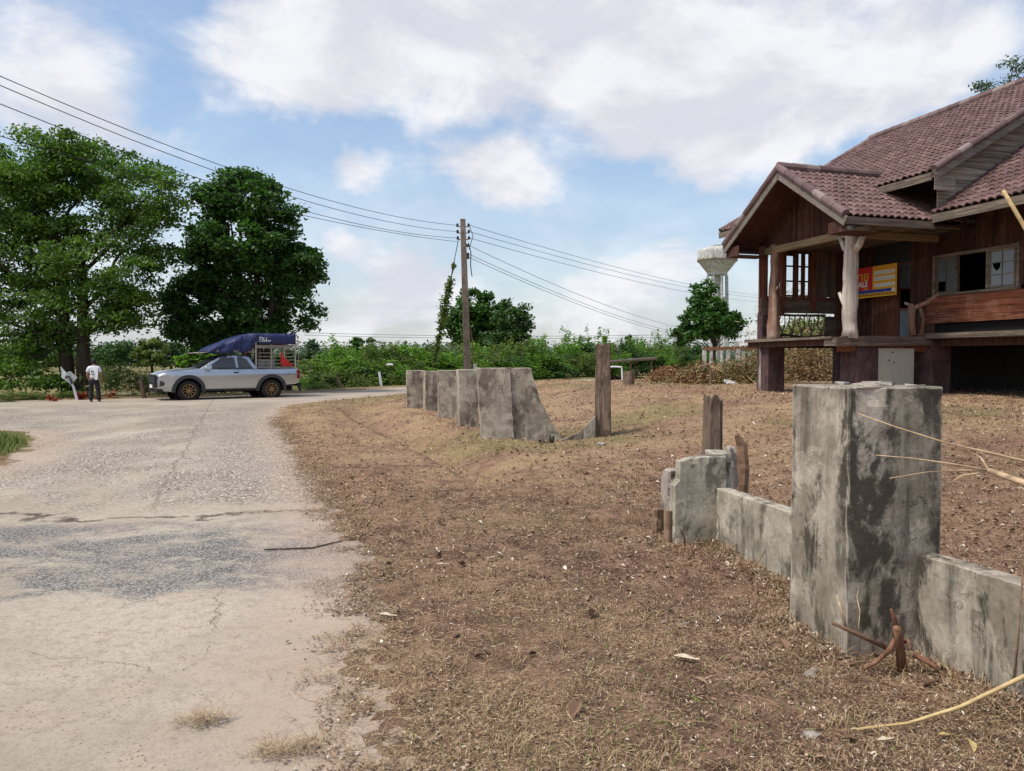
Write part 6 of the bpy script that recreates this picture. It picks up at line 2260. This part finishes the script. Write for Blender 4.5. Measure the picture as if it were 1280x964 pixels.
# ------------------------------------------------------------------ bent road sign by the big tree
Ys = 28.6
b0 = at(98, 503, Ys)
t0 = at(80, 462, Ys)
zg = lz(b0.x, Ys)
rs = thing('road_sign', 'bent faded grey road sign board leaning on its crooked post beside the person', 'sign', (b0.x, Ys, zg))
def L_(px, py, dy=0): p = at(px, py, Ys + dy); return Vector((p.x - b0.x, p.y - Ys, p.z - zg))
m = MB(); m.tube([L_(98, 505), L_(92, 484), L_(86, 471), L_(83, 468)], .045, 8); m.build('post', M['pond_white'], rs)
m = MB(); m.poly([L_(76, 458, -.1), L_(83, 466, -.12), L_(88, 464, -.1), L_(97, 472, -.05), L_(89, 481, -.1), L_(80, 474, -.15), L_(77, 472, -.12)], (0, -.012, 0)); bd = m.build('board', M['sign_grey'], rs)
m = MB(); m.tube([L_(90, 480, -.15), L_(88, 474, -.17), L_(86, 470.5, -.17), L_(83.5, 470.5, -.18), L_(82.5, 473, -.18)], .035, 6); m.build('arrow_mark', M['flare_plastic'], bd)

# pale rubble along the pond edge
r = random.Random(4)
# ------------------------------------------------------------------ leaning fence posts beyond the road
for i, (xb, yb, xt, yt, Y, w, mat, lab) in enumerate(((181, 503, 176, 474, 30.0, .13, 'post_wood', 'leaning dark wooden fence post just left of the pickup nose'), (377, 494, 371, 477, 36.5, .12, 'post_wood', 'slanted dark post behind the pickup tail'),
                                                   (429, 491, 421, 471, 40.0, .14, 'post_wood', 'slanted brown fence post on the far verge, left of the white post'), (478, 488, 474, 465, 43.5, .13, 'white_pipe', 'slanted white concrete fence post on the far verge'), (666, 477, 666, 462, 60, .12, 'white_pipe', 'short pale post upright on the far road verge'))):
    a, b = at(xb, yb, Y), at(xt, yt, Y)
    zb = lz(a.x, Y) - .1
    m = MB(); m.beam((a.x, Y, zb), (b.x, Y, b.z), w, w, (0, 1, 0), .01)
    tag(m.build('fence_post', M[mat], bevel=.008), lab, 'post')

# ------------------------------------------------------------------ utility poles and wires
YU = 43.0
ub, ut = at(585, 470, YU), at(578.5, 274, YU)
zb = lz(ub.x, YU)
pole = thing('utility_pole', 'tall tapering concrete utility pole with insulator racks and hanging cables', 'utility pole', (ub.x, YU, zb))
lean = ut.x - ub.x
H = ut.z - zb
def on_pole(f): return Vector((lean * f, 0, H * f))
m = MB(); vsq = []
for f in (-.04, .5, 1.0):
    w = .21 - .07 * max(0, f); c = on_pole(f)
    vsq.append([(c.x - w, -w * .8, c.z), (c.x + w, -w * .8, c.z), (c.x + w, w * .8, c.z), (c.x - w, w * .8, c.z)])
V = [p for q in vsq for p in q]
m.add(V, [(0, 3, 2, 1), (8, 9, 10, 11)] + [(i * 4 + k, i * 4 + (k + 1) % 4, (i + 1) * 4 + (k + 1) % 4, (i + 1) * 4 + k) for i in range(2) for k in range(4)])
m.build('shaft', M['pole'], pole, bevel=.015)
ATT_L, ATT_R = [], []
for i, py in enumerate((283, 291, 299)):
    f = (at(578, py, YU).z - zb) / H
    c = on_pole(f)
    m = MB(); m.span((c.x - .36, -.05, c.z - .035), (c.x + .30, .05, c.z + .0)); m.build('bracket', M['rust'], pole)
    for sgn in (-1, 1):
        q = MB(); q.lathe([(.0, -.09), (.06, -.08), (.075, -.02), (.05, .0), (.075, .03), (.06, .09), (0, .1)], 10, (c.x + sgn * .31, 0, c.z + .06), 'z', False); q.build('insulator', M['insulator'], pole)
    ATT_L.append(Vector((ub.x + c.x - .34, YU, zb + c.z + .06))); ATT_R.append(Vector((ub.x + c.x + .34, YU, zb + c.z + .06)))
for py in (307, 318, 322):
    f = (at(578, py, YU).z - zb) / H
    c = on_pole(f)
    q = MB(); q.span((c.x + .12, -.08, c.z - .08), (c.x + .3, .08, c.z + .08)); q.build('clamp_box', M['insulator'], pole, bevel=.02)
    ATT_R.append(Vector((ub.x + c.x + .3, YU, zb + c.z)))
f = (at(578, 300, YU).z - zb) / H
ATT_L.append(Vector((ub.x + on_pole(f).x - .3, YU, zb + on_pole(f).z - .1)))
q = MB(); q.tube([on_pole(.86) + Vector((.28, -.1, 0)), on_pole(.8) + Vector((.4, -.12, 0)), on_pole(.72) + Vector((.36, -.12, 0)), on_pole(.66) + Vector((.42, -.1, 0))], .03, 6); q.build('drop_cable', M['cable'], pole)
q = MB(); q.tube([on_pole(.97) + Vector((.3, -.1, 0)), on_pole(.9) + Vector((.55, -.12, 0)), on_pole(.82) + Vector((.3, -.12, 0))], .022, 6); q.build('drop_cable', M['cable'], pole)
q = MB(); q.span((.3, -.2, 1.0), (.5, 0, 1.35)); q.build('meter_box', M['board_white'], pole)
q = MB(); q.tube([on_pole(.35) + Vector((.26, -.1, 0)), Vector((.4, -.1, 1.2))], .025, 6); q.build('conduit', M['rust'], pole)


def wire(a, b, sag, label, rad=.016, name='power_line', group=None, n=26):
    a, b = Vector(a), Vector(b)
    pts = []
    for i in range(n + 1):
        f = i / n
        p = a.lerp(b, f); p.z -= sag * 4 * f * (1 - f)
        pts.append(p)
    m = MB(); m.tube(pts, rad, 6)
    return tag(m.build(name, M['cable'], smooth=True), label, 'wire', group)


# left span: to the next pole, close by outside the frame
P2 = Vector((-14.6, 15.4, 0))
p2 = thing('utility_pole', 'concrete utility pole beside the near road, outside the left edge of the photo', 'utility pole', (P2.x, P2.y, lz(P2.x, P2.y)))
m = MB(); m.span((-.17, -.14, -.3), (.17, .14, 9.3)); m.build('shaft', M['pole'], p2, bevel=.02)
for a, z2, sg_, nm in zip(ATT_L, (9.05, 8.84, 8.36, 7.2), (.95, .95, .95, .5), ('topmost power line running from the pole to the upper left', 'second power line from the top on the left of the pole', 'third power line from the top on the left of the pole', 'lowest thin line on the left of the pole, passing behind the trees')):
    wire(a, (P2.x + .2, P2.y, z2), sg_, nm, .0115 if z2 > 7 else .009)
# right span: far away behind the house
P3 = at(948, 440, 105)
p3 = thing('utility_pole', 'small distant utility pole between the water tower and the house', 'utility pole', (P3.x, 105, lz(P3.x, 105)))
zt3 = at(948, 393, 105).z - p3.location.z
m = MB(); m.span((-.17, -.15, -.2), (.17, .15, zt3)); m.span((-.6, -.06, zt3 - .9), (.6, .06, zt3 - .8)); m.build('shaft', M['pole'], p3)
RT = [(370, 115), (373, 115), (378, 115), (418, 90), (424, 90), (427, 90)]
nms = ('topmost power line running right from the pole towards the house', 'second power line from the top on the right of the pole', 'third power line on the right of the pole', 'upper of the low cables dropping right from the pole', 'middle low cable dropping right from the pole', 'lowest cable dropping right from the pole')
for (a, (py, Y), nm) in zip(ATT_R, RT, nms):
    px = 962 if py < 400 else 905
    wire(a, at(px, py, Y), .75 if py < 400 else 1.0, nm, .013)
for py, nm in ((417, 'far thin line crossing low over the hedge'), (420, 'second far thin line crossing low over the hedge')):
    wire(at(380, py - 1, 96), at(962, py - 2, 104), .5, nm, .025)
# stay wire with a creeper
ga, gb = at(573, 300, YU - .3), at(536, 462, YU - 1.5)
gb.z = lz(gb.x, gb.y)
stay = thing('stay_wire', 'stay wire wrapped in creeper slanting down left of the pole', 'stay wire', (gb.x, gb.y, gb.z))
va, vb = ga - gb, Vector((0, 0, 0))
m = MB(); m.tube([va, vb], .022, 6); m.build('wire', M['cable'], stay)
rng = np.random.default_rng(77)
pts = []
for i in range(90):
    f = rng.beta(2.2, 2.2) * .8 + .14
    c = np.array(va) * (1 - f)
    thick = .12 + .16 * math.exp(-((f - .45) / .18) ** 2)
    pts.append(c[None] + rng.normal(0, .5, (15, 3)) * thick)
pts = np.concatenate(pts)
link('creeper', quads_mesh('creeper', leaf_quads(pts, .2, .11, rng, .3)), M['leaf_olive'], stay)
m = MB(); m.tube([va * .8 + Vector((.05, 0, 0)), va * .62 + Vector((-.12, 0, 0)), va * .45 + Vector((.1, 0, 0)), va * .2], .03, 6, wob=.2); m.build('creeper_stem', M['bark'], stay)

# ------------------------------------------------------------------ water tower
YT = 98
tb = at(895.5, 455, YT)
zt = 0.0
tw = thing('water_tower', 'pale concrete water tower with a flared round tank on slim legs', 'water tower', (tb.x, YT, lz(tb.x, YT)))
def Zp(py): return at(898, py, YT).z - lz(tb.x, YT)
R1 = 24.5 * YT / F
m = MB(); m.lathe([(.1, Zp(347)), (12.5 * YT / F, Zp(344)), (12.8 * YT / F, Zp(341)), (R1 * .97, Zp(327)), (R1, Zp(326)), (R1, Zp(315)), (R1 * .97, Zp(313)), (R1 * .5, Zp(309)), (.1, Zp(308))], 12)
m.build('tank', M['tower'], tw)
m = MB(); m.lathe([(R1 * 1.012, Zp(327)), (R1 * 1.03, Zp(326)), (R1 * 1.03, Zp(325)), (R1 * 1.012, Zp(324))], 12, cap=False); m.build('rim_band', M['concrete_raw'], tw)
m = MB(); m.lathe([(.5, Zp(309)), (.5, Zp(306.5)), (.1, Zp(306))], 10); m.span((-.9, -.3, Zp(309.5)), (-.3, .3, Zp(307.8))); m.build('hatch', M['concrete_raw'], tw)
for k in range(8):
    a = k * PI / 4 + .2
    r0, r1_ = 12.3 * YT / F, 15 * YT / F
    q = MB(); q.tube([(r0 * math.cos(a), r0 * math.sin(a), Zp(345)), (r1_ * math.cos(a), r1_ * math.sin(a), -.2)], .17, 8); q.build('leg', M['tower'], tw)
m = MB(); m.lathe([(.4, 0), (.4, Zp(345))], 12); m.build('riser_pipe', M['tower'], tw)
for py in (375, 410):
    q = MB(); q.lathe([(13.3 * YT / F, Zp(py)), (13.6 * YT / F, Zp(py)), (13.6 * YT / F, Zp(py) + .3), (13.3 * YT / F, Zp(py) + .3)], 8, cap=False); q.build('ring_beam', M['tower'], tw)

# ------------------------------------------------------------------ low shed, white pipe frame, stump, unfinished concrete frame
YS = 44
a, b = at(752, 452, YS), at(821, 448, YS)
zs = lz((a.x + b.x) / 2, YS)
sh = thing('lean_to_shed', 'low open shed with a thin grey sheet roof by the far road', 'shed', ((a.x + b.x) / 2, YS, zs))
def LS(px, py, Y): p = at(px, py, Y); return Vector((p.x - sh.location.x, p.y - YS, p.z - zs))
m = MB(); m.poly([LS(750, 453, 43), LS(786, 449.5, 43), LS(822, 447.5, 43), LS(820, 450.0, 45.6), LS(786, 452, 45.6), LS(752, 455, 45.6)], (0, 0, .06)); m.build('sheet_roof', M['sheet_roof'], sh)
for px, Y in ((788, 43.3), (814, 43.3), (757, 43.3), (795, 45.2), (762, 45.2)):
    t_p = LS(px, 452, Y); q = MB(); q.tube([(t_p.x, t_p.y, -.1), t_p], .06, 7, wob=.1); q.build('post', M['post_wood'], sh)
m = MB(); m.span((-1.6, .9, 0), (1.0, 1.0, .5)); m.build('bench_panel', M['dark_block'], sh)
YW = 41
wf = thing('pipe_stand', 'white bent pipe frame standing under the low shed', 'pipe stand', (at(768, 470, YW).x, YW, lz(at(768, 470, YW).x, YW)))
def LW(px, py, dy=0): p = at(px, py, YW + dy); return Vector((p.x - wf.location.x, dy, p.z - wf.location.z))
m = MB(); e0 = LW(777, 459); m.tube([LW(760, 459.5) , LW(766, 458.5), e0, (e0.x + .02, 0, e0.z - .1), (e0.x + .05, 0, 0)], .045, 8); m.build('pipe', M['white_pipe'], wf)
q = MB(); p_ = LW(758, 460); q.tube([p_, (p_.x, 0, 0)], .045, 8); q.build('pipe', M['white_pipe'], wf)
YK = 27
g = at(786, 488, YK)
splinter_post('tree_stump', (g.x, YK, lz(g.x, YK)), .34, .3, at(786, 464, YK).z - lz(g.x, YK), 'thick short sawn stump post in front of the low shed', 15, taper=.05, top_jag=.03)
g = at(888, 486, 26)
m = MB(); m.tube([(g.x, 26, lz(g.x, 26) - .1), (g.x + .02, 26, at(888, 462, 26).z)], [.05, .04], 7, wob=.15)
tag(m.build('thin_stake', M['post_wood']), 'thin dark stake standing in front of the brush heap', 'stake')

YC = 47
c0 = at(910, 462, YC)
cf = thing('unfinished_building', 'unfinished frame of pale concrete posts under a rusty beam', 'building', (c0.x, YC, lz(c0.x, YC)))
def LC(px, py, dy=0): p = at(px, py, YC + dy); return Vector((p.x - cf.location.x, dy, p.z - cf.location.z))
for px, dy, w in ((880.5, 0, .2), (889, 1.6, .16), (910, 0, .2), (922, 0, .24), (929, 1.6, .18), (937, 1.6, .16)):
    t_p = LC(px, 436.5, dy); q = MB(); q.span((t_p.x - w / 2, dy - w / 2, -.2), (t_p.x + w / 2, dy + w / 2, t_p.z - .002)); q.build('post', M['tower'], cf)
p0, p1 = LC(878, 435.5), LC(960, 434.5)
q = MB(); q.beam(p0, p1, .24, .16); q.build('beam', M['rust'], cf)
q = MB(); q.beam(LC(881, 436.5, 1.6), LC(945, 436.5, 1.6), .2, .16); q.build('beam', M['rust'], cf)
for px, t_ in ((906.5, 424), (921, 427)):
    p_ = LC(px, 433); z1 = LC(px, t_).z; q = MB(); q.span((p_.x - .13, -.12, p_.z), (p_.x + .13, .12, z1)); q.build('post', M['tower'], cf)

# glimpse of a vehicle roof in the hedge and white rubbish
g = at(488, 456, 50)
m = MB(); m.poly([(0, 0, 0), (.42, 0, 0), (.36, 0, .1), (.1, 0, .12)], (0, .3, 0))
o = m.build('white_sheet', M['white_print'], bevel=.03); o.location = (g.x - .4, 42.6, at(488, 457, 42.6).z); o.location.x = at(482, 456, 42.6).x
tag(o, 'small white scrap sheet caught in the hedge left of the pole', 'sheet')
for px, py, Y, w, lab in ((905, 478, 27.8, .4, 'flat white scrap board lying on the brush heap'), (800, 479, 36, .22, 'white rag at the foot of the lowest brush heap')):
    g = at(px, py, Y)
    m = MB(); m.box((0, 0, 0), (w, .3, .06), Euler((.3, .1, .2)).to_matrix(), .02)
    o = m.build('scrap', M['white_print'], bevel=.01); o.location = (g.x, Y - .9, at(px, py, Y - .9).z); tag(o, lab, 'scrap')
